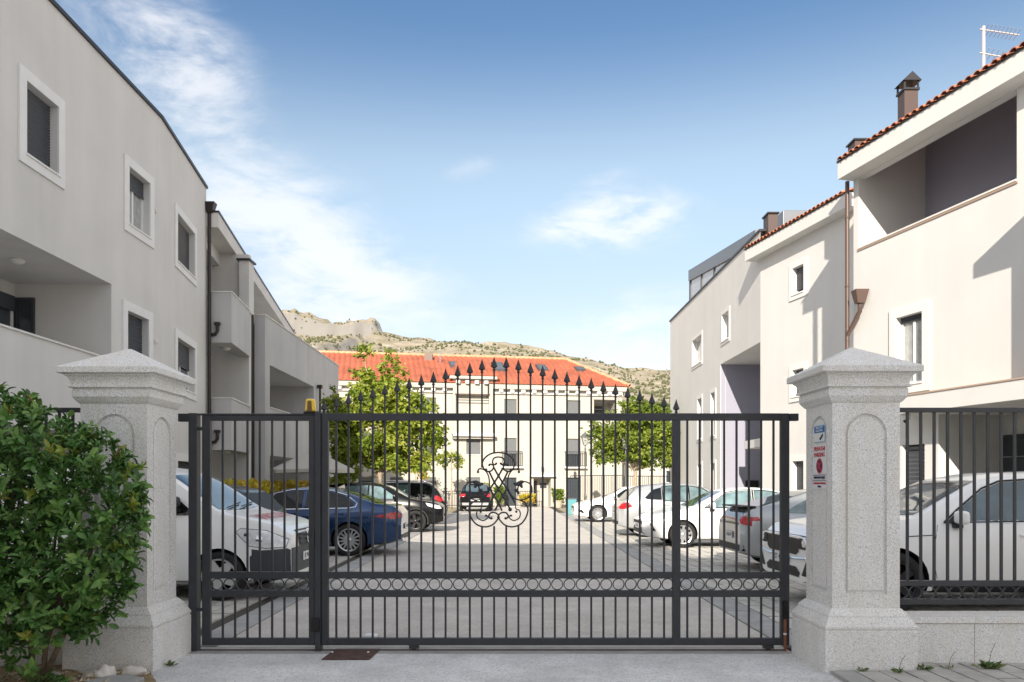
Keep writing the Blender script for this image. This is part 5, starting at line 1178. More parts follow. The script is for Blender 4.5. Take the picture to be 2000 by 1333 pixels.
class Car:
    def __init__(s, name, label, cat, loc, heading, sp, group='cars parked in the courtyard'):
        s.sp = sp; s.L, s.W = sp['L'], sp['W']; s.t = thing(name, label, cat, loc, heading, group); s.body()
    def body(s):
        sp, L, hw = s.sp, s.L, s.W/2; n = 84
        top = interp(sp['top'], n, L, .05); belt = interp(sp['belt'], n, L, .06); bot = interp(sp['bot'], n, L, .06); wid = interp(sp.get('wid', [(0,.70),(.10,.82),(.30,.92),(.7,.985),(1.3,1),(L-1.2,1),(L-.6,.975),(L-.22,.90),(L-.06,.80),(L,.72)]), n, L, .05)
        tum = sp.get('tum', .40); b = MB(); rows = []
        for i in range(n+1):
            x = L/2-L*i/n; w = hw*wid[i]; zb, zl, zt = bot[i], belt[i], top[i]; zl = min(zl, zt-.03); g = zt-zl; H = zl-zb
            we = max(w*.30, w*.955-tum*g); z9 = zl+g*.87
            h = [(0,zb),(w*.80,zb),(w*.93,zb+.05*min(1,H)),(w*.975,zb+.20*H),(w*.99,zb+.40*H),(w,zb+.60*H),(w*.995,zb+.78*H),(w*.982,zb+.90*H),(w*.955,zl)]
            p8 = h[-1]
            for t in (.25,.5,.75,1.0): h.append((p8[0]+(we-p8[0])*t+.012*math.sin(math.pi*t)*min(1,g/.3), p8[1]+(z9-p8[1])*t))
            h += [(we*.955, zl+g*.925),(we*.88, zl+g*.958),(we*.62, zl+g*.988),(we*.3, zl+g*.998),(0, zt)]
            row = [(x, -y, z) for y, z in h]+[(x, y, z) for y, z in reversed(h[1:-1])]
            rows.append(row)
        m = len(rows[0]); vs = [p for r in rows for p in r]; fs_ = [(i*m+k, i*m+(k+1)%m, (i+1)*m+(k+1)%m, (i+1)*m+k) for i in range(n) for k in range(m)]
        fs_ += [tuple(range(m-1,-1,-1)), tuple(n*m+k for k in range(m))]
        b.add(vs, fs_); me = b.mesh('body', [sp['paint'], M['under']], 38)
        s.bvh = BVHTree.FromPolygons(vs, fs_)
        ob = bpy.data.objects.new('tmp', me); COL.objects.link(ob)
        cut = MB(); R_ = sp['r']*sp.get('arch', 1.13)
        for xa in (sp['xf'], sp['xr']):
            for sg in (-1, 1):
                y0, y1 = sg*(hw-.30), sg*(hw+.3); c = (L/2-xa, 0, sp['r'])
                A = [(c[0]+R_*math.cos(2*math.pi*k/28), y0, c[2]+R_*math.sin(2*math.pi*k/28)) for k in range(28)]; B = [(p[0], y1, p[2]) for p in A]
                if sg > 0: A, B = B, A
                cut.sweep(A, B)
        co = bpy.data.objects.new('cut', cut.mesh('cut', M['under'])); COL.objects.link(co)
        md = ob.modifiers.new('b', 'BOOLEAN'); md.operation = 'DIFFERENCE'; md.object = co; md.solver = 'EXACT'
        bm = bmesh.new(); bm.from_mesh(co.data); bmesh.ops.recalc_face_normals(bm, faces=bm.faces); bm.to_mesh(co.data); bm.free()
        bm = bmesh.new(); bm.from_mesh(me); bmesh.ops.recalc_face_normals(bm, faces=bm.faces); bm.to_mesh(me); bm.free()
        dg = bpy.context.evaluated_depsgraph_get(); res = bpy.data.meshes.new_from_object(ob.evaluated_get(dg))
        bpy.data.objects.remove(ob); bpy.data.objects.remove(co)
        res.materials.clear(); res.materials.append(sp['paint']); res.materials.append(M['under']); res.materials.append(M['bumper'])
        for p in res.polygons:
            p.material_index = 0; c = p.center
            if c.z < max(bot[n//2]+.004, .0) and abs(p.normal.z) > .8: p.material_index = 1
            if sp.get('clad') and L/2-c.x < .50 and c.z < .64: p.material_index = 2
            for xa in (sp['xf'], sp['xr']):
                if math.hypot(c.x-(L/2-xa), c.z-sp['r']) < R_*1.002 and abs(c.y) < hw*.99: 
                    d = Vector((c.x-(L/2-xa), 0, c.z-sp['r']))
                    if abs(p.normal.y) < .3 or math.hypot(d.x, d.z) < R_*.97: p.material_index = 1
        res.set_sharp_from_angle(angle=R(38)); res.name = 'body'
        o = bpy.data.objects.new('body', res); setp(o, s.t, True); s.bo = o
        tm, rm, dm = wheel_meshes(sp['r'], sp['rim'], sp['alloy'])
        for xa in (sp['xf'], sp['xr']):
            for sg in (-1, 1):
                w = bpy.data.objects.new('wheel', tm); setp(w, s.t, True); w.location = (L/2-xa, sg*(hw-.115), sp['r']); w.rotation_euler = (0, random.uniform(0,1), 0 if sg < 0 else math.pi)
                for nm, me_ in (('rim', rm), ('brake_disc', dm)): q = bpy.data.objects.new(nm, me_); COL.objects.link(q); q.parent = w; W[q.name] = Matrix.Identity(4)
                if sp.get('cladding'):
                    cl = MB(); N = 20; 
                    for k in range(N):
                        a0, a1 = math.pi*(-.08+1.16*k/N), math.pi*(-.08+1.16*(k+1)/N); f = lambda rr, a, y: (L/2-xa+rr*math.cos(a), y, sp['r']+rr*math.sin(a))
                        ya, yb = sg*(hw-.1), sg*(hw+.008)
                        cl.hexa([f(R_*.985,a0,ya),f(R_*1.07,a0,ya),f(R_*1.07,a1,ya),f(R_*.985,a1,ya),f(R_*.985,a0,yb),f(R_*1.07,a0,yb),f(R_*1.07,a1,yb),f(R_*.985,a1,yb)])
                    cl.build('arch_trim', M['black'], s.t, local=True)
    def hit(s, axis, u, v):
        L, hw = s.L, s.W/2
        o, d = {'left': ((u, 3, v), (0,-1,0)), 'right': ((u, -3, v), (0,1,0)), 'front': ((6, u, v), (-1,0,0)), 'rear': ((-6, u, v), (1,0,0)), 'top': ((u, v, 4), (0,0,-1))}[axis]
        h = s.bvh.ray_cast(Vector(o), Vector(d)); return (h[0], h[1]) if h[0] is not None else (None, None)
    def decal(s, name, axis, poly, m, off=.006, step=.09, parent=None, smooth=40, thick=0):
        """panel laid on the body surface; side polygons are (distance from nose, z), front/rear (y, z), top (distance from nose, y)"""
        if axis in ('left', 'right', 'top'): poly = [(s.L/2-a, b_) for a, b_ in poly]
        vs, fs_ = fill_poly(poly, step); out = []; bad = set()
        for i, (u, v, _) in enumerate(vs):
            p, nrm = s.hit(axis, u, v)
            if p is None: bad.add(i); out.append((0,0,0)); continue
            d = {'left': (0,1,0), 'right': (0,-1,0), 'front': (1,0,0), 'rear': (-1,0,0), 'top': (0,0,1)}[axis]
            if nrm.dot(Vector(d)) < 0: nrm = -nrm
            out.append(tuple(p+nrm*off*.6+Vector(d)*off*.6))
        fs_ = [f for f in fs_ if not any(i in bad for i in f)]
        if not fs_: return None
        b = MB().add(out, fs_); o = b.build(name, m, parent or s.t, smooth, True); return o
    def both(s, name, poly, m, **k): return [s.decal(name, ax, poly, m, **k) for ax in ('left', 'right')]
    def line(s, name, axis, pts, m, w=.008, off=.004):
        """thin seam drawn along a polyline on the body"""
        P = []
        for (a, b_), (c, d) in zip(pts, pts[1:]):
            k = max(2, int(math.hypot(c-a, d-b_)/.06)); P += [(a+(c-a)*i/k, b_+(d-b_)*i/k) for i in range(k)]
        P.append(pts[-1]); V = []
        for a, b_ in P:
            u = s.L/2-a if axis in ('left','right','top') else a; p, nm = s.hit(axis, u, b_)
            if p is not None: V.append(p+(nm if nm.dot(p-Vector((0,0,.6))) > 0 else -nm)*off)
        if len(V) > 1: MB().tube(V, w/2, 4).build(name, m, s.t, local=True)
    def seams(s, cols, z0, z1):
        for ax in ('left', 'right'):
            for pts in cols: s.line('door_seam', ax, pts, M['black'], .007, .0)
    def mirror(s, xa, z, m, w=.2):
        for sg in (-1, 1):
            p, _ = s.hit('left' if sg > 0 else 'right', s.L/2-xa, z-.05)
            if p is None: continue
            y = p.y; b = MB().box(p.x-.06, p.x+.05, y+sg*.02 if sg > 0 else y-.2-.02, y+.2+.02 if sg > 0 else y-.02, z-.07, z+.09)
            o = b.build('wing_mirror', m, s.t, local=True, bevel=.045, seg=3); MB().box(p.x-.04, p.x+.06, min(y-sg*.03, y+sg*.08), max(y-sg*.03, y+sg*.08), z-.11, z-.05).build('mirror_foot', M['black'], o, local=False) if False else None
            f = MB().box(p.x-.04, p.x+.05, min(y-sg*.04, y+sg*.09), max(y-sg*.04, y+sg*.09), z-.115, z-.06); f.build('mirror_foot', M['black'], s.t, local=True)
    def plate(s, axis, txt, z, y=0, w=.52, h=.115, off=.02):
        p, _ = s.hit(axis, y, z); 
        if p is None: return
        sg = 1 if axis == 'front' else -1; x = p.x+sg*off
        o = MB().box(x-.006, x+.006, y-w/2, y+w/2, z-h/2, z+h/2).build('number_plate', M['white'], s.t, local=True)
        me = text_mesh(txt, h*.85, M['black'], .001); q = bpy.data.objects.new('plate_lettering', me); COL.objects.link(q); q.parent = o; W[q.name] = Matrix.Identity(4)
        q.matrix_basis = Matrix(((0,0,sg,x+sg*.007),(sg,0,0,y),(0,1,0,z),(0,0,0,1)))
    def handles(s, xs, z, m):
        for ax, sg in (('left', 1), ('right', -1)):
            for xa in xs:
                p, _ = s.hit(ax, s.L/2-xa, z)
                if p is not None: MB().box(p.x-.1, p.x+.1, p.y-.012*(1 if sg > 0 else 2), p.y+.012*(2 if sg > 0 else 1), z-.016, z+.016).build('door_handle', m, s.t, local=True, bevel=.01)
M['p_white'] = paint('paint_white', (.88,.88,.87)); M['p_silver'] = paint('paint_silver', (.50,.52,.53), .3, .55); M['p_blue'] = paint('paint_blue', (.008,.045,.135), .24, .6, .9)
M['p_black'] = paint('paint_black', (.003,.0032,.004), .25, 0, .25, .3); M['p_navy'] = paint('paint_dark_navy', (.004,.006,.011), .25, 0, .3, .35); M['p_grey'] = paint('paint_grey', (.42,.44,.45), .3, .5)
B0 = lambda L: [(0,.30),(.15,.24),(.6,.19),(L-.8,.19),(L-.2,.26),(L,.34)]
SEDAN = dict(L=4.6, W=1.80, top=[(0,.60),(.05,.68),(.25,.77),(.6,.86),(1.12,.96),(1.2,.99),(1.95,1.37),(2.25,1.43),(2.7,1.455),(3.15,1.42),(3.5,1.34),(4.08,1.11),(4.5,1.06),(4.57,.98),(4.6,.72)],
             belt=[(0,.52),(.15,.62),(.6,.76),(1.2,.89),(2.5,.94),(4.0,1.0),(4.45,.98),(4.6,.66)], bot=B0(4.6), r=.318, xf=.93, xr=3.63, rim='ten', alloy='alloy', paint=M['p_white'])
def sedan_parts(c, front='lamp_clear', gm='car_glass_pale', wind=None):
    w = wind or [(1.50,.965),(2.02,1.31),(2.34,1.365),(2.62,1.375),(2.60,.972)]
    c.both('side_window', w, M[gm]); c.both('side_window', [(2.66,.975),(2.68,1.375),(3.05,1.35),(3.30,1.30),(3.38,1.0)], M[gm]); c.both('side_window', [(3.43,1.02),(3.36,1.285),(3.55,1.20),(3.82,1.05),(3.80,1.035)], M[gm])
def frames(c, polys):
    for ax in ('left', 'right'):
        for p in polys: c.line('window_frame', ax, p+[p[0]], M['black'], .026, .003)
def screens(c, x0, x1, x2, x3, w0, w1, w2, w3, gm='car_glass'):
    """windscreen from x0 (base) to x1 (head), rear window x2 (head) to x3 (base)"""
    n = 6; f = [(x0-.06*math.cos(math.pi*(k/n-.5)), w0*(2*k/n-1)) for k in range(n+1)]; h = [(x1-.03*math.cos(math.pi*(k/n-.5)), -w1*(2*k/n-1)) for k in range(n+1)]
    c.decal('windscreen', 'top', f+h, M[gm])
    if x2:
        f = [(x2+.03*math.cos(math.pi*(k/n-.5)), w2*(2*k/n-1)) for k in range(n+1)]; h = [(x3+.05*math.cos(math.pi*(k/n-.5)), -w3*(2*k/n-1)) for k in range(n+1)]
        c.decal('rear_window', 'top', f+h, M[gm])
# --- white saloon on the right, nose to the road
wd_ = dict(SEDAN); c = Car('parked_car', 'white saloon with silver wheels in sun, nose to the road on the right', 'car', (3.22+2.3, 18.35+.9, .012), math.pi, wd_)
sedan_parts(c); frames(c, [[(1.46,.955),(2.02,1.325),(2.34,1.38),(2.64,1.388),(2.62,.962)],[(2.64,.965),(2.66,1.388),(3.05,1.362),(3.34,1.30),(3.40,.99)],[(3.41,1.005),(3.36,1.295),(3.55,1.215),(3.85,1.05),(3.80,1.02)]]); screens(c, 1.22, 1.93, 3.28, 4.02, .66, .52, .50, .60)
c.both('headlight', [(.03,.60),(.10,.70),(.42,.775),(.62,.80),(.50,.72),(.25,.66)], M['lamp_clear'], step=.05)
for ax in ('left','right'): c.line('headlight_seal', ax, [(.03,.60),(.10,.70),(.42,.775),(.62,.80),(.50,.72),(.25,.66)]+[(.03,.60)], M['black'], .010, .003)
c.decal('grille', 'front', [(-.62,.56),(.62,.56),(.60,.63),(-.60,.63)], M['black'], step=.06); c.decal('lower_grille', 'front', [(-.68,.33),(.68,.33),(.55,.48),(-.55,.48)], M['black'], step=.06)
c.both('bumper_slot', [(.16,.60),(.22,.52),(.30,.40),(.24,.40),(.18,.50)], M['black'], step=.05); c.both('sill_trim', [(1.35,.20),(3.25,.20),(3.25,.25),(1.35,.25)], M['black'])
c.seams([[(1.42,.9),(1.38,.6),(1.42,.28)],[(2.63,.96),(2.63,.28)],[(3.42,1.0),(3.45,.75),(3.28,.55)]], 0, 0); c.mirror(1.62, 1.0, M['p_white']); c.handles((2.42,3.28), .86, M['p_white']); c.plate('front', 'ŠI 482-KL', .50)
# --- silver hatchback, tail to the road
HATCH = dict(L=4.36, W=1.80, top=[(0,.66),(.06,.76),(.3,.87),(.95,1.02),(1.05,1.05),(1.85,1.46),(2.2,1.54),(2.8,1.56),(3.5,1.50),(3.85,1.42),(4.12,1.12),(4.24,1.0),(4.33,.92),(4.36,.72)],
             belt=[(0,.58),(.2,.74),(.9,.92),(2.5,1.0),(3.9,1.06),(4.2,1.0),(4.36,.66)], bot=B0(4.36), r=.335, xf=.86, xr=3.56, rim='five', alloy='alloy', paint=M['p_silver'], wid=[(0,.72),(.1,.84),(.3,.93),(.7,.99),(1.2,1),(3.5,1),(4.0,.96),(4.25,.90),(4.33,.84),(4.36,.78)])
c = Car('parked_car', 'silver hatchback with red tail light, tail to the road on the right', 'car', (3.15+2.18, 22.0+.9, .012), 0, HATCH)
c.both('side_window', [(1.35,1.02),(1.95,1.40),(2.30,1.455),(2.30,1.03)], M['car_glass_pale']); c.both('side_window', [(2.35,1.03),(2.35,1.458),(2.9,1.46),(3.08,1.44),(3.08,1.06)], M['car_glass_pale']); c.both('side_window', [(3.13,1.07),(3.13,1.43),(3.38,1.36),(3.62,1.13),(3.55,1.09)], M['car_glass_dark'])
frames(c, [[(1.32,1.01),(1.95,1.415),(2.32,1.47),(2.32,1.02)],[(2.33,1.02),(2.33,1.472),(2.9,1.472),(3.10,1.45),(3.10,1.05)]]); screens(c, 1.08, 1.82, 3.86, 4.16, .68, .56, .58, .66); c.both('tail_light', [(3.98,.88),(4.02,1.0),(4.27,.985),(4.31,.90),(4.28,.80),(4.14,.82)], M['lamp_red'], step=.05)
for sg in (-1, 1): c.decal('tail_light', 'rear', [(sg*.80,.80),(sg*.80,.96),(sg*.50,.96),(sg*.56,.84)], M['lamp_red'], step=.05)
c.plate('rear', 'ŠI 773-GH', .72); c.handles((2.15,2.98), .93, M['p_silver']); c.mirror(1.45, 1.08, M['p_silver']); c.seams([[(1.3,1.0),(1.25,.65),(1.32,.28)],[(2.32,1.02),(2.32,.28)],[(3.1,1.05),(3.2,.8),(3.12,.6)]], 0, 0); c.decal('rear_valance', 'rear', [(-.6,.36),(.6,.36),(.62,.45),(-.62,.45)], M['black'], step=.08)
c.both('headlight', [(.06,.72),(.14,.80),(.55,.90),(.5,.82),(.2,.70)], M['lamp_clear'], step=.05)
# --- white coupe further back, nose to the road
c = Car('parked_car', 'white car furthest back on the right, nose to the road by the lamp post', 'car', (2.60+2.3, 30.6+.9, .012), math.pi, dict(SEDAN, rim='turbine', r=.335))
sedan_parts(c, gm='car_glass_dark'); screens(c, 1.22, 1.93, 3.28, 4.02, .66, .52, .50, .60); c.both('headlight', [(.05,.64),(.12,.72),(.45,.79),(.60,.81),(.45,.73),(.2,.67)], M['lamp_clear'], step=.05); c.decal('grille', 'front', [(-.5,.42),(.5,.42),(.55,.62),(-.55,.62)], M['black'], step=.06); c.mirror(1.62, 1.0, M['p_white']); c.both('bumper_slot', [(.12,.48),(.3,.36),(.4,.36),(.3,.5)], M['black'], step=.05); c.plate('front', 'ZG 2190-AB', .48)
# --- grey liftback between the white saloon and the suv, tail to the road
LIFT = dict(SEDAN, L=4.55, paint=M['p_grey'], r=.325, top=[(0,.60),(.05,.68),(.3,.78),(1.12,.96),(1.2,.99),(1.95,1.38),(2.3,1.455),(2.8,1.47),(3.3,1.40),(3.8,1.25),(4.25,1.12),(4.42,1.10),(4.50,.98),(4.55,.72)], belt=[(0,.52),(.15,.62),(.6,.76),(1.2,.89),(2.5,.94),(4.0,1.0),(4.40,.96),(4.55,.66)], bot=B0(4.55))
c = Car('parked_car', 'grey liftback with small tail spoiler, tail to the road between two white cars', 'car', (4.02+2.27, 13.15+.9, .012), 0, LIFT)
sedan_parts(c); screens(c, 1.22, 1.93, 3.30, 4.22, .66, .52, .52, .62, 'car_glass'); sp_ = MB().box(-2.22, -1.98, -.66, .66, 1.12, 1.145).build('spoiler', M['black'], c.t, local=True, bevel=.01)
for sg in (-1, 1): c.decal('tail_light', 'rear', [(sg*.78,.80),(sg*.76,.95),(sg*.46,1.0),(sg*.54,.86)], M['lamp_red'], step=.05)
c.both('tail_light', [(4.22,.90),(4.27,.965),(4.45,.95),(4.48,.88)], M['lamp_red'], step=.05); c.decal('rear_screen', 'rear', [(-.6,.82),(.6,.82),(.52,1.06),(-.52,1.06)], M['car_glass'], step=.06); c.plate('rear', 'ST 1180-RV', .62); c.decal('rear_valance', 'rear', [(-.7,.36),(.7,.36),(.7,.47),(-.7,.47)], M['black'], step=.08); c.mirror(1.62, 1.0, M['p_grey'])
# --- white suv nearest on the right, nose to the road, behind pillar and fence
SUV = dict(L=4.80, W=1.92, top=[(0,.80),(.05,.94),(.2,1.02),(.7,1.08),(1.22,1.13),(1.3,1.16),(2.12,1.60),(2.5,1.675),(3.2,1.70),(3.9,1.68),(4.35,1.60),(4.60,1.25),(4.72,1.08),(4.78,1.0),(4.80,.75)],
           belt=[(0,.70),(.12,.86),(.5,.97),(1.3,1.04),(2.5,1.07),(4.3,1.14),(4.65,1.05),(4.80,.70)], bot=[(0,.36),(.15,.28),(.6,.23),(4.0,.23),(4.6,.30),(4.8,.38)], r=.37, xf=.98, xr=3.80, rim='double', alloy='alloy_dark', paint=M['p_white'], tum=.36, wid=[(0,.80),(.05,.88),(.18,.95),(.5,.99),(1.0,1),(3.8,1),(4.4,.97),(4.7,.9),(4.8,.8)])
c = Car('parked_suv', 'large white sport utility car nearest on the right, behind pillar and fence', 'car', (3.55+2.4, 9.02+.96, .012), math.pi, SUV)
c.both('side_window', [(1.62,1.085),(1.75,1.20),(2.12,1.46),(2.35,1.55),(2.72,1.575),(2.70,1.10)], M['car_glass']); c.both('side_window', [(2.78,1.105),(2.80,1.578),(3.5,1.56),(3.62,1.53),(3.66,1.14)], M['car_glass_dark']); c.both('side_window', [(3.72,1.15),(3.70,1.52),(4.05,1.44),(4.2,1.25),(4.15,1.18)], M['car_glass_dark'])
frames(c, [[(1.58,1.075),(1.75,1.215),(2.12,1.478),(2.35,1.565),(2.74,1.59),(2.72,1.09)],[(2.75,1.095),(2.78,1.592),(3.5,1.575),(3.66,1.54),(3.68,1.13)]]); c.both('window_trim', [(1.55,1.06),(1.62,1.083),(4.15,1.176),(4.2,1.15),(2.7,1.078)], M['chrome']); screens(c, 1.30, 2.10, 4.36, 4.62, .74, .62, .6, .7, 'car_glass')
c.decal('grille', 'front', [(-.56,.70),(-.48,.66),(.48,.66),(.56,.70),(.58,.90),(-.58,.90)], M['black'], step=.05)
for sg in (-1, 1):
    c.decal('headlight', 'front', [(sg*.57,.74),(sg*.85,.74),(sg*.86,.89),(sg*.58,.90)], M['black'], step=.05, off=.010)
    p, _ = c.hit('front', sg*.74, .815)
    if p is not None:
        lh = MB().lathe([(.0,-.02),(.05,-.015),(.058,.0),(.05,.012)], (p.x+.01, p.y, p.z), 14, 'y').mesh('headlamp', M['lamp_clear'], 40)
        o = bpy.data.objects.new('headlamp', lh); setp(o, c.t, True); o.matrix_basis = Matrix.Translation((p.x, p.y, p.z)) @ Matrix.Rotation(R(90), 4, 'Z') @ Matrix.Translation((-p.x-.01, -p.y, -p.z))
    c.decal('fog_slot', 'front', [(sg*.66,.42),(sg*.84,.42),(sg*.86,.58),(sg*.80,.60)], M['black'], step=.05)
c.decal('lower_grille', 'front', [(-.56,.39),(.56,.39),(.60,.45),(.48,.51),(-.48,.51),(-.60,.45)], M['black'], step=.05); c.plate('front', 'ST 409-SD', .585); c.line('chrome_line', 'front', [(-.80,.64),(-.5,.615),(.5,.615),(.80,.64)], M['chrome'], .022, .01); c.mirror(1.72, 1.13, M['p_white'], .22); c.handles((2.55,3.5), .93, M['p_white'])
c.both('sill_trim', [(1.45,.24),(3.32,.24),(3.32,.33),(1.45,.33)], M['black']); c.both('sill_strip', [(1.5,.345),(3.28,.385),(3.28,.41),(1.5,.37)], M['chrome']); c.seams([[(1.5,1.05),(1.42,.7),(1.5,.36)],[(2.75,1.09),(2.75,.36)],[(3.7,1.1),(3.72,.9),(3.55,.7)],], 0, 0)
c.both('fender_badge', [(1.12,.91),(1.42,.925),(1.42,.935),(1.12,.92)], M['black'], step=.05)
# --- white van nearest on the left, nose to the road
VAN = dict(clad=True, L=5.0, W=1.93, top=[(0,.78),(.04,.90),(.12,.98),(.45,1.07),(.85,1.15),(.95,1.19),(1.55,1.64),(1.85,1.76),(2.4,1.80),(4.7,1.80),(4.92,1.74),(4.97,1.3),(5.0,.7)],
           belt=[(0,.70),(.10,.86),(.45,.98),(.95,1.08),(4.8,1.12),(5.0,.66)], bot=[(0,.30),(.2,.24),(.6,.22),(4.3,.22),(5,.34)], r=.325, xf=.90, xr=4.05, rim='five', alloy='alloy', paint=M['p_white'], tum=.20, wid=[(0,.78),(.05,.86),(.18,.94),(.5,.985),(.9,1),(4.7,1),(4.95,.97),(5.0,.94)])
c = Car('delivery_van', 'white panel van with red lettering on its bonnet behind the pedestrian gate', 'van', (-2.90-2.5, 10.03+.965, .012), 0, VAN, 'cars parked in the courtyard')
screens(c, .95, 1.62, None, None, .80, .72, 0, 0, 'car_glass'); c.both('side_window', [(1.20,1.12),(1.42,1.30),(1.70,1.52),(1.95,1.56),(2.15,1.56),(2.15,1.12)], M['car_glass_dark']); c.both('front_cladding', [(.03,.34),(.50,.30),(.50,.58),(.40,.66),(.03,.68)], M['bumper'], step=.06)
hl = [(.06,.70),(.03,.80),(.30,.92),(.62,.95),(.68,.90),(.50,.72),(.30,.69)]; c.both('headlight', hl, M['lamp_clear'], step=.05)
for ax in ('left','right'): c.line('headlight_seal', ax, hl+[hl[0]], M['iron'], .011, .004); c.line('headlight_reflector', ax, [(.34,.80),(.42,.815)], M['chrome'], .10, -.01); c.line('headlight_reflector', ax, [(.53,.86),(.57,.87)], M['alloy_dark'], .06, -.004)
c.decal('front_cladding', 'front', [(-.80,.34),(.80,.34),(.82,.68),(-.82,.68)], M['bumper'], step=.07); g_ = c.decal('grille', 'front', [(-.40,.68),(.40,.68),(.50,.90),(-.50,.90)], M['black'], off=.012, step=.06)
for z in (.73,.79,.85): c.line('grille_slat', 'front', [(-.42,z),(.42,z)], M['iron'], .03, .016)
p, _ = c.hit('front', 0, .80); x_ = p.x+.035
em = MB(); 
for k in range(28):
    a0, a1 = 2*math.pi*k/28, 2*math.pi*(k+1)/28; f = lambda r, a, x: (x, r*math.sin(a), .80+r*math.cos(a)); em.add([f(.088,a0,x_),f(.105,a0,x_),f(.105,a1,x_),f(.088,a1,x_),f(.088,a0,x_-.03),f(.105,a0,x_-.03),f(.105,a1,x_-.03),f(.088,a1,x_-.03)], [(0,1,2,3),(1,5,6,2),(0,3,7,4)])
for k in range(3):
    a = 2*math.pi*k/3; q = lambda r, da: (r*math.sin(a+da), .80+r*math.cos(a+da)); t0, t1, t2 = q(.1,0), q(.022,1.05), q(.022,-1.05); em.add([(x_+.002,*t0),(x_+.002,*t1),(x_+.010,0,.80),(x_+.002,*t2)], [(0,1,2),(0,2,3)])
em.build('star_emblem', M['chrome'], c.t, local=True)
c.plate('front', 'BJ 986-GN', .53); c.mirror(1.45, 1.28, M['black'], .22); c.seams([[(1.05,1.08),(1.02,.8),(1.1,.62)],[(2.2,1.55),(2.2,.28)],[(1.22,.40),(1.24,.28)]], 0, 0); c.handles((2.05,), .92, M['black'])
for k, (a_, b_) in enumerate(((.2, .95), (-.35, .4))): c.line('wiper', 'top', [(.93, a_-.25), (1.02, b_-.25)], M['black'], .018, .03)
lt = text_mesh('NIKOLA', .36, M['red'], .0)
bm = bmesh.new(); bm.from_mesh(lt); bmesh.ops.subdivide_edges(bm, edges=[e for e in bm.edges if e.calc_length() > .06], cuts=3); bmesh.ops.triangulate(bm, faces=bm.faces[:])
for v in bm.verts:
    xa = .52-v.co.y*1.0; yy = v.co.x+.05; p, nm = c.hit('top', c.L/2-xa, yy)
    v.co = (p+Vector((0,0,.006))) if p is not None else Vector((0,0,-1))
bm.to_mesh(lt); bm.free(); o = bpy.data.objects.new('bonnet_lettering', lt); setp(o, c.t, True)
# --- blue saloon, tail to the road on the left
BLUE = dict(SEDAN, L=4.94, W=1.87, r=.345, xf=.88, xr=3.86, rim='multi', paint=M['p_blue'], top=[(0,.62),(.06,.72),(.4,.82),(1.3,.96),(1.45,1.0),(2.2,1.38),(2.6,1.455),(3.0,1.475),(3.5,1.43),(3.9,1.32),(4.38,1.12),(4.85,1.07),(4.92,.97),(4.94,.7)], belt=[(0,.54),(.2,.68),(.8,.82),(1.4,.91),(2.8,.95),(4.2,1.0),(4.75,.98),(4.94,.66)], bot=B0(4.94))
c = Car('parked_car', 'metallic blue saloon with bright spoked wheels, tail to the road on the left', 'car', (-2.32-2.47, 16.25+.935, .012), math.pi, BLUE)
for ax in ('left','right'):
    c.decal('side_window', ax, [(1.80,.99),(2.3,1.32),(2.65,1.385),(2.86,1.392),(2.84,.995)], M['car_glass_dark']); c.decal('side_window', ax, [(2.91,.998),(2.93,1.392),(3.4,1.37),(3.72,1.28),(3.95,1.12),(3.93,1.06),(3.80,1.035)], M['car_glass_dark'])
    c.line('window_trim', ax, [(1.72,.985),(2.25,1.325),(2.6,1.40),(2.95,1.412),(3.45,1.385),(3.78,1.29),(4.02,1.12),(3.99,1.04),(3.85,1.015),(1.72,.975)], M['chrome'], .022, .006)
screens(c, 1.46, 2.2, 3.62, 4.35, .68, .56, .54, .64); c.both('tail_light', [(4.38,.84),(4.55,.88),(4.86,.94),(4.90,.80),(4.75,.78)], M['lamp_red'], step=.05)
for sg in (-1, 1): c.decal('tail_light', 'rear', [(sg*.82,.78),(sg*.80,.92),(sg*.40,.92),(sg*.46,.82)], M['lamp_red'], step=.05); 
for sg in (-1, 1): MB().box(-2.50, -2.36, sg*.58-.09, sg*.58+.09, .30, .37).build('exhaust', M['chrome'], c.t, local=True, bevel=.01)
c.plate('rear', 'ST 760-MV', .60); c.decal('rear_valance', 'rear', [(-.6,.34),(.6,.34),(.66,.44),(-.66,.44)], M['black'], step=.08); c.handles((2.65,3.65), .90, M['p_blue']); c.mirror(1.92, 1.02, M['p_blue']); c.seams([[(1.7,.95),(1.62,.6),(1.7,.28)],[(2.88,.99),(2.88,.28)],[(3.92,1.0),(3.72,.75),(3.5,.5)]], 0, 0)
c.both('headlight', [(.06,.64),(.12,.74),(.55,.80),(.5,.70)], M['lamp_clear'], step=.05); MB().add([(-.95,-.02,1.45),(-1.12,-.02,1.43),(-1.12,.02,1.43),(-.95,.02,1.45),(-1.1,0,1.52)], [(0,1,4),(1,2,4),(2,3,4),(3,0,4)]).build('aerial_fin', M['black'], c.t, local=True)
# --- black hatchback between van and blue saloon
c = Car('parked_car', 'black hatchback tucked between the white van and the blue saloon', 'car', (-4.1-2.18, 13.0+.9, .012), math.pi, dict(HATCH, paint=M['p_black'], rim='ten', r=.32))
c.both('side_window', [(1.35,1.02),(1.95,1.40),(2.30,1.455),(2.30,1.03)], M['car_glass_dark']); c.both('side_window', [(2.35,1.03),(2.35,1.458),(2.9,1.46),(3.55,1.2),(3.4,1.07)], M['car_glass_dark']); screens(c, 1.08, 1.82, 3.86, 4.16, .68, .56, .58, .66, 'black'); c.both('tail_light', [(3.98,.88),(4.02,1.0),(4.27,.985),(4.31,.90),(4.14,.82)], M['lamp_red'], step=.05); c.plate('rear', 'ST 318-JT', .72)
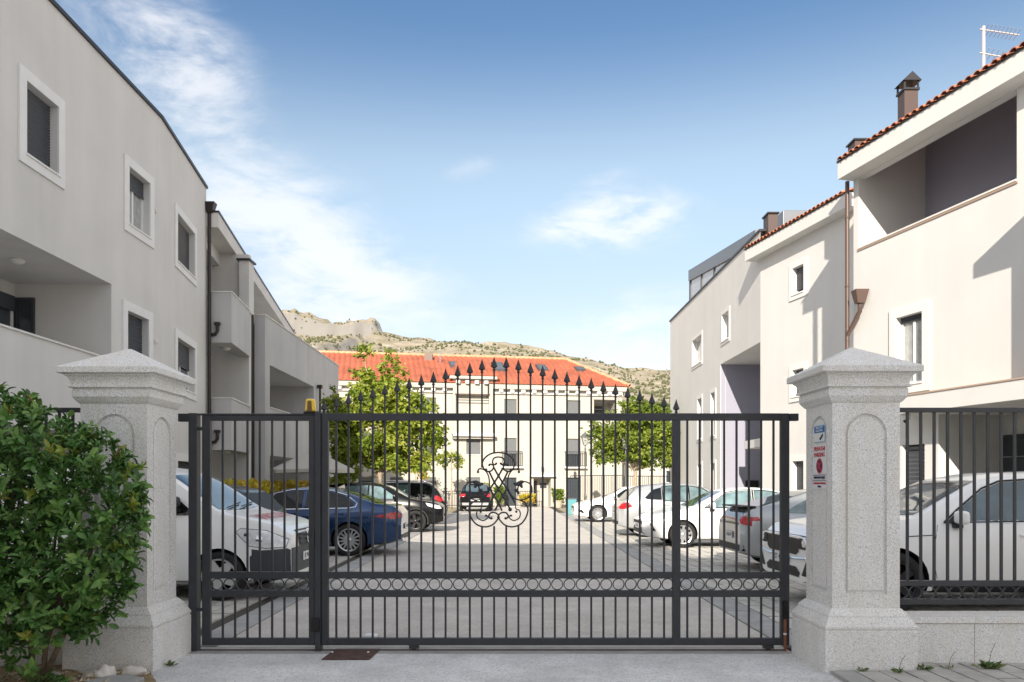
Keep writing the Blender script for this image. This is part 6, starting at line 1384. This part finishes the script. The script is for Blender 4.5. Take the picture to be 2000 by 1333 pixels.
# --- black crossover, nose to the road
CROSS = dict(HATCH, L=4.45, W=1.83, r=.345, xf=.86, xr=3.55, rim='double', alloy='alloy_dark', paint=M['p_black'], cladding=True, bot=[(0,.34),(.2,.28),(.6,.23),(3.7,.23),(4.2,.3),(4.45,.38)],
   top=[(0,.70),(.05,.84),(.3,.95),(1.0,1.06),(1.1,1.09),(1.85,1.48),(2.3,1.57),(3.0,1.58),(3.7,1.52),(4.1,1.3),(4.3,1.05),(4.45,.75)], belt=[(0,.62),(.2,.80),(.9,.96),(2.5,1.02),(4.0,1.08),(4.3,1.0),(4.45,.68)])
c = Car('parked_car', 'black crossover with clear headlight, nose to the road behind the blue saloon', 'car', (-2.12-2.22, 24.3+.9, .012), 0, CROSS)
c.both('side_window', [(1.40,1.05),(1.98,1.43),(2.35,1.48),(2.35,1.06)], M['car_glass_pale']); c.both('side_window', [(2.40,1.06),(2.40,1.48),(3.2,1.46),(3.5,1.3),(3.4,1.1)], M['car_glass_pale']); screens(c, 1.12, 1.84, 3.75, 4.12, .70, .58, .58, .66, 'car_glass_pale'); c.both('headlight', [(.05,.74),(.12,.84),(.55,.93),(.48,.83),(.2,.74)], M['lamp_clear'], step=.05); c.decal('grille', 'front', [(-.5,.58),(.5,.58),(.55,.78),(-.55,.78)], M['chrome'], step=.06); c.decal('lower_grille', 'front', [(-.6,.40),(.6,.40),(.6,.50),(-.6,.50)], M['alloy'], step=.06); c.plate('front', 'ST 255-PC', .53); c.mirror(1.5, 1.10, M['p_black'])
# --- dark estate, tail to the road
c = Car('parked_car', 'dark navy estate with roof rails and red tail light, left row beyond the crossover', 'car', (-2.40-2.25, 28.6+.9, .012), math.pi, dict(CROSS, paint=M['p_navy'], alloy='alloy', top=[(0,.70),(.05,.84),(.3,.95),(1.0,1.06),(1.1,1.09),(1.85,1.50),(2.3,1.60),(3.0,1.62),(3.85,1.58),(4.15,1.36),(4.3,1.1),(4.45,.78)]))
c.both('side_window', [(1.40,1.05),(1.98,1.43),(2.35,1.50),(2.35,1.06)], M['car_glass_pale']); c.both('side_window', [(2.40,1.06),(2.40,1.505),(3.1,1.50),(3.15,1.1)], M['car_glass_pale']); c.both('side_window', [(3.2,1.1),(3.2,1.49),(3.7,1.42),(3.9,1.2)], M['car_glass_dark']); screens(c, 1.12, 1.84, 3.95, 4.24, .70, .58, .58, .66); c.both('tail_light', [(4.05,.96),(4.1,1.1),(4.32,1.06),(4.40,.92),(4.2,.90)], M['lamp_red'], step=.05)
for sg in (-1, 1): c.decal('tail_light', 'rear', [(sg*.82,.86),(sg*.80,1.02),(sg*.50,1.02),(sg*.55,.90)], M['lamp_red'], step=.05)
for sg in (-1, 1): MB().tube([(.3,sg*.58,1.58),(.1,sg*.585,1.64),(-1.3,sg*.57,1.64),(-1.5,sg*.56,1.58)], .018, 6).build('roof_rail', M['chrome'], c.t, local=True)
c.plate('rear', 'ST 904-BN', .78)
# --- black hatchback seen from behind at the end of the yard
c = Car('parked_car', 'black hatchback seen from behind at the end of the courtyard', 'car', (-1.88, 42.2+2.1, 0), R(90), dict(CROSS, L=4.2, xr=3.35, W=1.78, top=[(0,.70),(.05,.84),(.3,.95),(1.0,1.06),(1.1,1.09),(1.85,1.46),(2.3,1.54),(3.0,1.56),(3.6,1.50),(3.9,1.25),(4.1,1.02),(4.2,.75)], belt=[(0,.62),(.2,.80),(.9,.96),(2.5,1.02),(3.8,1.06),(4.05,.98),(4.2,.68)], bot=[(0,.34),(.2,.28),(.6,.23),(3.5,.23),(4.0,.3),(4.2,.36)]))
screens(c, 1.12, 1.84, 3.62, 3.98, .70, .58, .60, .66, 'car_glass')
for sg in (-1, 1): c.decal('tail_light', 'rear', [(sg*.84,.80),(sg*.84,.98),(sg*.50,.98),(sg*.56,.84)], M['lamp_red'], step=.05, off=.015)
c.plate('rear', 'ST 611-DK', .66); c.decal('bumper_trim', 'rear', [(-.72,.36),(.72,.36),(.74,.50),(-.74,.50)], M['alloy'], step=.07); MB().tube([(-1.55,-.3,1.50),(-1.66,0,1.52),(-1.55,.3,1.50)], .03, 6).build('roof_spoiler', M['p_black'], c.t, local=True)
# ------------------------------------------------------------------ vegetation
def leaf_mesh(m, l, w, name='leaf'):
    b = MB(); b.add([(0,0,0),(w*.38,l*.28,.010),(w*.5,l*.55,.014),(w*.3,l*.84,.010),(0,l,-.004),(-w*.3,l*.84,.010),(-w*.5,l*.55,.014),(-w*.38,l*.28,.010),(0,l*.28,0),(0,l*.55,.003),(0,l*.84,.002)],
        [(0,1,8),(1,2,9,8),(2,3,10,9),(3,4,10),(0,8,7),(8,9,6,7),(9,10,5,6),(10,4,5)]); return b.mesh(name, m, True)
def hedge_bush():
    rnd = random.Random(11)
    t = thing('laurel_bush', 'dense dark green laurel bush on the soil before the left pillar', 'bush', (-3.55, 5.85, 0))
    variants = [leaf_mesh(M['hedge'], l, w) for l, w in ((.080,.037),(.066,.033),(.092,.040))]+[leaf_mesh(M['hedge_new'], .078, .030)]
    def stem(pts, rs): MB().tube(pts, rs, 7).build('stem', M['bark'], t, smooth=True)
    stems = [[(-3.60,5.92,-.03),(-3.56,5.90,.35),(-3.50,5.86,.8),(-3.42,5.83,1.4)], [(-3.66,5.93,-.03),(-3.70,5.92,.4),(-3.78,5.88,1.0),(-3.8,5.85,1.6)], [(-4.05,5.95,-.03),(-3.98,5.94,.4),(-3.95,5.88,1.0),(-4.0,5.84,1.7)], [(-3.58,5.9,.05),(-3.40,5.88,.42),(-3.22,5.85,.85),(-3.15,5.83,1.2)],[(-3.57,5.9,.3),(-3.35,5.84,.9),(-3.2,5.8,1.5)]]
    for s in stems: stem(s, [.024-.016*i/(len(s)-1) for i in range(len(s))])
    # outline of the bush in the x-z plane (right edge), front bulge in y
    def right(z): return lerp([(.0,-3.38),(.25,-3.36),(.45,-3.18),(.62,-2.98),(.9,-2.87),(1.2,-2.82),(1.45,-2.80),(1.7,-2.86),(1.85,-3.02),(1.98,-3.22),(2.06,-3.42),(2.2,-3.75)], z)+.06*noise.noise(Vector((z*7, 1, 0)))+.05*noise.noise(Vector((z*17, 4, 0)))
    def top(x): return lerp([(-5.2,2.34),(-4.4,2.30),(-3.9,2.24),(-3.72,2.22),(-3.55,2.10),(-3.4,2.02),(-3.2,1.93),(-3.0,1.82),(-2.85,1.66),(-2.78,1.45)], x)+.07*noise.noise(Vector((x*7, 3, 0)))+.06*noise.noise(Vector((x*19, 5, 0)))
    leaves = []
    tries = 0
    while len(leaves) < 17000 and tries < 90000:
        tries += 1
        x = rnd.uniform(-5.0, -2.76); z = rnd.uniform(.05, 2.35)
        if x > right(z) or z > top(x): continue
        low = (.40 if x > -3.72 else .22)+.15*noise.noise(Vector((x*3.1, 0, 4)))
        if z < low and rnd.random() > (.10 if z > .12 else .04): continue
        if noise.noise(Vector((x*4.5, z*4.5, 2.2))) < -.5 and rnd.random() < .6: continue
        edge = min(right(z)-x, top(x)-z); depth = .36*min(1, max(.15, edge/.25))
        f = rnd.random()**1.3
        y = 5.84-depth+f*depth*2; 
        if y > 6.2: y = 6.2
        out = Vector((max(0, 1-(right(z)-x)/.3)*.9, -1+1.7*f, max(0, 1-(top(x)-z)/.3)*1.2+.45)); d = (out+Vector((rnd.gauss(0,.5), rnd.gauss(0,.4), rnd.gauss(0,.4)))).normalized()
        c = Vector((x, y, z)); new = rnd.random() < (.10 if top(x)-z < .25 else .045); n = rnd.randint(6, 9)
        u = d.orthogonal().normalized(); v = d.cross(u); ph = rnd.uniform(0, 6.28)
        for k in range(n):
            a = ph+k*2.4; spread = rnd.uniform(.75, 1.25)*(.6 if new else 1); ld = (d*.75+(u*math.cos(a)+v*math.sin(a))*spread).normalized()
            base = c+d*(.015*(n-k))-d*.05; up = (d-ld*d.dot(ld))
            if up.length < .05: up = Vector((0,0,1))
            up.normalize(); side = ld.cross(up)
            Mx = Matrix(((side.x, ld.x, up.x, base.x), (side.y, ld.y, up.y, base.y), (side.z, ld.z, up.z, base.z), (0,0,0,1))) @ Matrix.Scale(rnd.uniform(.6, 1.2), 4)
            leaves.append((base.y, Mx, variants[3] if new else variants[rnd.randint(0, 2)]))
    leaves.sort(key=lambda q: q[0]); vis = [q for q in leaves if 0 < CX+q[1][0][3]*FPX/q[0]]; near = set(id(q) for q in vis[:300])
    bulk = {0: MB(), 1: MB()}
    cache = {me.name: ([v.co.copy() for v in me.vertices], [tuple(p.vertices) for p in me.polygons]) for me in variants}
    for q in leaves:
        if id(q) in near: place(q[2], 'leaf', q[1], t)
        else:
            vs, fs_ = cache[q[2].name]; bulk[1 if q[2] is variants[3] else 0].add([q[1] @ v for v in vs], fs_)
    stuff(bulk[0].build('foliage', M['hedge'], t, True)); stuff(bulk[1].build('young_foliage', M['hedge_new'], t, True))
hedge_bush()
def tree(name, label, base, h, trunk_h, crown, m, n, seed, bark='bark_pale', lean=0, leaf=.17, r0=.13):
    """crown: list of (dx, dy, z, rx, rz) clumps"""
    rnd = random.Random(seed); x, y = base; t = thing(name, label, 'tree', (x, y, 0))
    MB().tube([(x,y,-.05),(x+lean*.3,y,trunk_h*.5),(x+lean*.7,y,trunk_h),(x+lean,y,trunk_h+.8*(h-trunk_h)*.6)], [r0,r0*.85,r0*.72,r0*.3], 9).build('trunk', M[bark], t, smooth=True)
    for (dx, dy, z, rx, rz) in crown:
        MB().tube([(x+lean*.6,y,trunk_h*.92),(x+lean*.6+dx*.4,y+dy*.4,trunk_h*.92+(z-trunk_h)*.55),(x+dx,y+dy,z+rz*.3)], [r0*.5,r0*.32,r0*.08], 6).build('branch', M[bark], t, smooth=True)
    b = MB(); tot = sum(rx*rx*rz for *_, rx, rz in crown)
    for (dx, dy, z, rx, rz) in crown:
        k = int(n*rx*rx*rz/tot); sub = [(Vector((rnd.gauss(0,1), rnd.gauss(0,1), rnd.gauss(0,1))).normalized()*rnd.uniform(.45,1.0), rnd.uniform(.22,.42)) for _ in range(max(10, int(26*rx)))]
        for i in range(k):
            c0, rr = sub[rnd.randrange(len(sub))]; q = c0+Vector((rnd.gauss(0,.55), rnd.gauss(0,.55), rnd.gauss(0,.5)))*rr
            c = Vector((x+dx+q.x*rx, y+dy+q.y*rx, z+q.z*rz)); l = leaf*rnd.uniform(.7,1.25); dirn = Vector((rnd.gauss(0,1), rnd.gauss(0,1), rnd.gauss(-.35,.6))).normalized(); sd_ = dirn.orthogonal().normalized(); sd_.rotate(Matrix.Rotation(rnd.uniform(0,6.28), 3, dirn)); up = sd_.cross(dirn)*.12*l
            w = l*.30; b.add([c, c+dirn*l*.5+sd_*w+up, c+dirn*l, c+dirn*l*.5-sd_*w+up], [(0,1,2),(0,2,3)])
    b.build('crown', M[m], t); return t
xl, yl, _ = at(742, 975, 27.35); KT = 27.35/34
tree('courtyard_tree', 'tall bright green courtyard tree behind the left parked cars', (xl, yl), 6.6, 2.0,
     [(a*KT, b*KT, 1.55+(c-1.55)*KT, d*KT, e*KT) for a, b, c, d, e in [(-1.5,.2,4.4,1.0,1.0),(-.3,-.3,4.9,1.25,1.1),(1.0,.2,4.3,1.15,1.05),(2.2,0,3.9,.85,.7),(-1.4,0,3.0,.9,.85),(0,-.4,3.0,1.3,.95),(1.3,.1,2.7,1.0,.75),(-.6,.2,6.1,.75,.75),(.5,.1,6.4,.55,.75),(-.75,0,7.35,.40,.38),(.25,.1,7.35,.22,.38),(-2.1,-.1,5.4,.45,.6),(1.75,0,5.4,.45,.5),(-1.6,0,1.9,.8,.6),(-2.0,0,3.9,.8,.9),(.4,0,5.4,.9,.8),(2.0,.1,4.7,.6,.6)]], 'tree_l', 19000, 5, r0=.11, leaf=.175)
xr_, yr_, _ = at(1241, 975, 39)
tree('courtyard_tree', 'round green courtyard tree behind the right parked cars', (xr_, yr_), 6.0, 2.4,
     [(-1.3,0,3.9,1.0,.9),(0,-.3,4.2,1.25,1.0),(1.3,.1,3.9,1.05,.95),(-1.5,.2,3.1,.8,.55),(.2,0,3.1,1.3,.65),(1.7,.1,3.0,.8,.6),(-.6,0,5.2,.75,.6),(.8,.1,5.15,.85,.6),(-2.1,0,4.6,.35,.3),(.1,0,5.7,.5,.4)], 'tree_r', 13000, 9, leaf=.19, r0=.12)
xs_, ys_, _ = at(882, 985, 47)
tree('small_tree', 'small thin tree against the far cream house', (xs_, ys_), 4.0, 2.6, [(0,0,3.1,.75,.55),(-.45,.1,2.85,.4,.35),(.5,0,3.0,.4,.4)], 'tree_l', 900, 13, leaf=.17, r0=.05)
xs_, ys_, _ = at(812, 985, 46.5)
tree('small_tree', 'small yellow green tree left of the thin one by the house', (xs_, ys_), 4.0, 1.7, [(0,0,3.0,.7,.7),(.3,.1,2.3,.5,.5)], 'yhedge', 900, 23, leaf=.17, r0=.05)
xs_, ys_, _ = at(1280, 800, 60)
tree('garden_tree', 'pale green tree crown beyond the right courtyard tree', (xs_, ys_), 8.0, 3, [(0,0,6.2,1.8,1.3),(-1.6,.3,5.4,1.4,1.2),(1.4,0,6.0,1.3,1.1),(-3.0,0,5.6,1.2,1.2)], 'tree_l', 4200, 31, leaf=.26)
# clipped yellow hedge behind the left cars
def hedge_row(name, label, x0, x1, y0, y1, z0, z1, m, n, seed, cat='hedge', leaf=.07):
    rnd = random.Random(seed); t = thing(name, label, cat, ((x0+x1)/2, (y0+y1)/2, 0)); b = MB()
    for i in range(n):
        c = Vector((rnd.uniform(x0,x1), rnd.uniform(y0,y1), z0+(z1-z0)*rnd.random()**.6)); c.z += .12*noise.noise(c*1.7); l = leaf*rnd.uniform(.7,1.3); d = Vector((rnd.gauss(0,1),rnd.gauss(0,1),rnd.gauss(.6,.8))).normalized(); s = d.orthogonal().normalized(); s.rotate(Matrix.Rotation(rnd.uniform(0,6.28),3,d))
        b.add([c, c+d*l*.5+s*l*.35, c+d*l, c+d*l*.5-s*l*.35], [(0,1,2,3)])
    stuff(b.build('foliage', M[m], t))
    for k in range(max(2, int((y1-y0)/.9))): yy = y0+.3+k*.9; MB().tube([((x0+x1)/2,yy,-.02),((x0+x1)/2+.05,yy,z1*.7)], .02, 5).build('stem', M['bark'], t)
    return t
hedge_row('yellow_hedge', 'yellow green clipped hedge between the left cars and the balcony building', -7.75, -7.0, 18.5, 31, .1, 1.55, 'yhedge', 9000, 4, leaf=.13)
for (px, y, w, h, lab) in ((1090,49.5,.7,1.1,'leafy shrub in a pot right of the entrance door'), (975,50.2,.6,1.3,'yellowish shrub below the middle grey door'), (1030,50.4,1.0,.8,'low green shrub left of the entrance door'), (950,50.3,.35,1.5,'slim upright shrub behind the black hatchback')):
    x = (px-CX)/FPX*y; hedge_row('garden_shrub', lab, x-w/2, x+w/2, y-.35, y+.35, .25, h, 'tree_r' if h > 1 and w < .9 else 'yhedge', 500, int(px), 'shrub', .16)
pt = MB().lathe([(.0,0),(.22,0),(.3,.4),(.33,.42),(.33,.47),(.28,.47),(.0,.44)], (*at(1090,980,49.4)[:2], 0), 12).build('flower_pot', mat('terracotta_pale', (.50,.40,.33), .85)); tag(pt, 'round pale flower pot under the shrub by the entrance', 'flower pot')
bn = thing('waste_bin', 'teal plastic waste bin in front of the furthest white car', 'bin', (*at(1115,1000,38)[:2], 0)); x, y = at(1115,1000,38)[:2]
MB().sweep([(x-.2,y-.2,.02),(x+.2,y-.2,.02),(x+.2,y+.2,.02),(x-.2,y+.2,.02)], [(x-.26,y-.26,.78),(x+.26,y-.26,.78),(x+.26,y+.26,.78),(x-.26,y+.26,.78)]).build('bin_body', mat('teal_plastic', (.10,.30,.33), .5), bn); MB().box(x-.28,x+.28,y-.28,y+.28,.78,.84).build('bin_lid', M['shutter'], bn, bevel=.02)
# weeds at the foot of pillar and wall
def weed(x, y, z, n, h, label, seed, stalk=False):
    rnd = random.Random(seed); t = thing('weed', label, 'weed', (x, y, z)); b = MB()
    for i in range(n):
        a = rnd.uniform(0, 6.28); l = h*rnd.uniform(.5,1.2); d = Vector((math.cos(a)*rnd.uniform(.6,1.4), math.sin(a)*rnd.uniform(.4,1.0), rnd.uniform(.25,1.0))).normalized(); s = d.orthogonal().normalized()*l*.13; p0 = Vector((x+rnd.gauss(0,h*.3), y+rnd.gauss(0,h*.12), z))
        m_ = p0+d*l*.6+Vector((0,0,l*.1)); b.add([p0, m_+s, p0+d*l, m_-s], [(0,1,2,3)])
    b.build('blades', M['weed'], t)
    if stalk: MB().tube([(x,y,z),(x+.02,y,z+h*1.5),(x+.05,y-.01,z+h*2.4)], .0025, 4).build('stalk', M['weed'], t)
    return t
weed(3.93, 6.30, .03, 70, .09, 'bushy weed at the foot of the low right wall', 1, True); weed(3.12, 6.16, .03, 22, .06, 'pale weed in the paving before the right pillar', 2, True); weed(2.86, 6.22, .03, 26, .045, 'small dark weed tuft at the right pillar foot', 3); weed(3.38, 6.27, .03, 40, .06, 'low weed where pillar and low wall meet', 4); weed(3.6, 6.3, .03, 10, .06, 'thin dry weed sprouting between two pavers', 5, True); weed(-2.88, 6.53, 0, 34, .05, 'dark green weed tuft at the left pillar foot', 6)
weed(-3.62, 5.86, .02, 30, .16, 'sprout of fresh leaves at the bush stem foot', 8)

# repeats of a kind that stand as separate things share a group
import re
kinds = {}
for o in SC.objects:
    if o.parent is None and 'category' in o: kinds.setdefault(re.sub(r'\.\d+$', '', o.name), []).append(o)
for k, v in kinds.items():
    if len(v) > 1:
        for o in v:
            if 'group' not in o: o['group'] = 'the '+k.replace('_', ' ')+'s by the gate and courtyard'
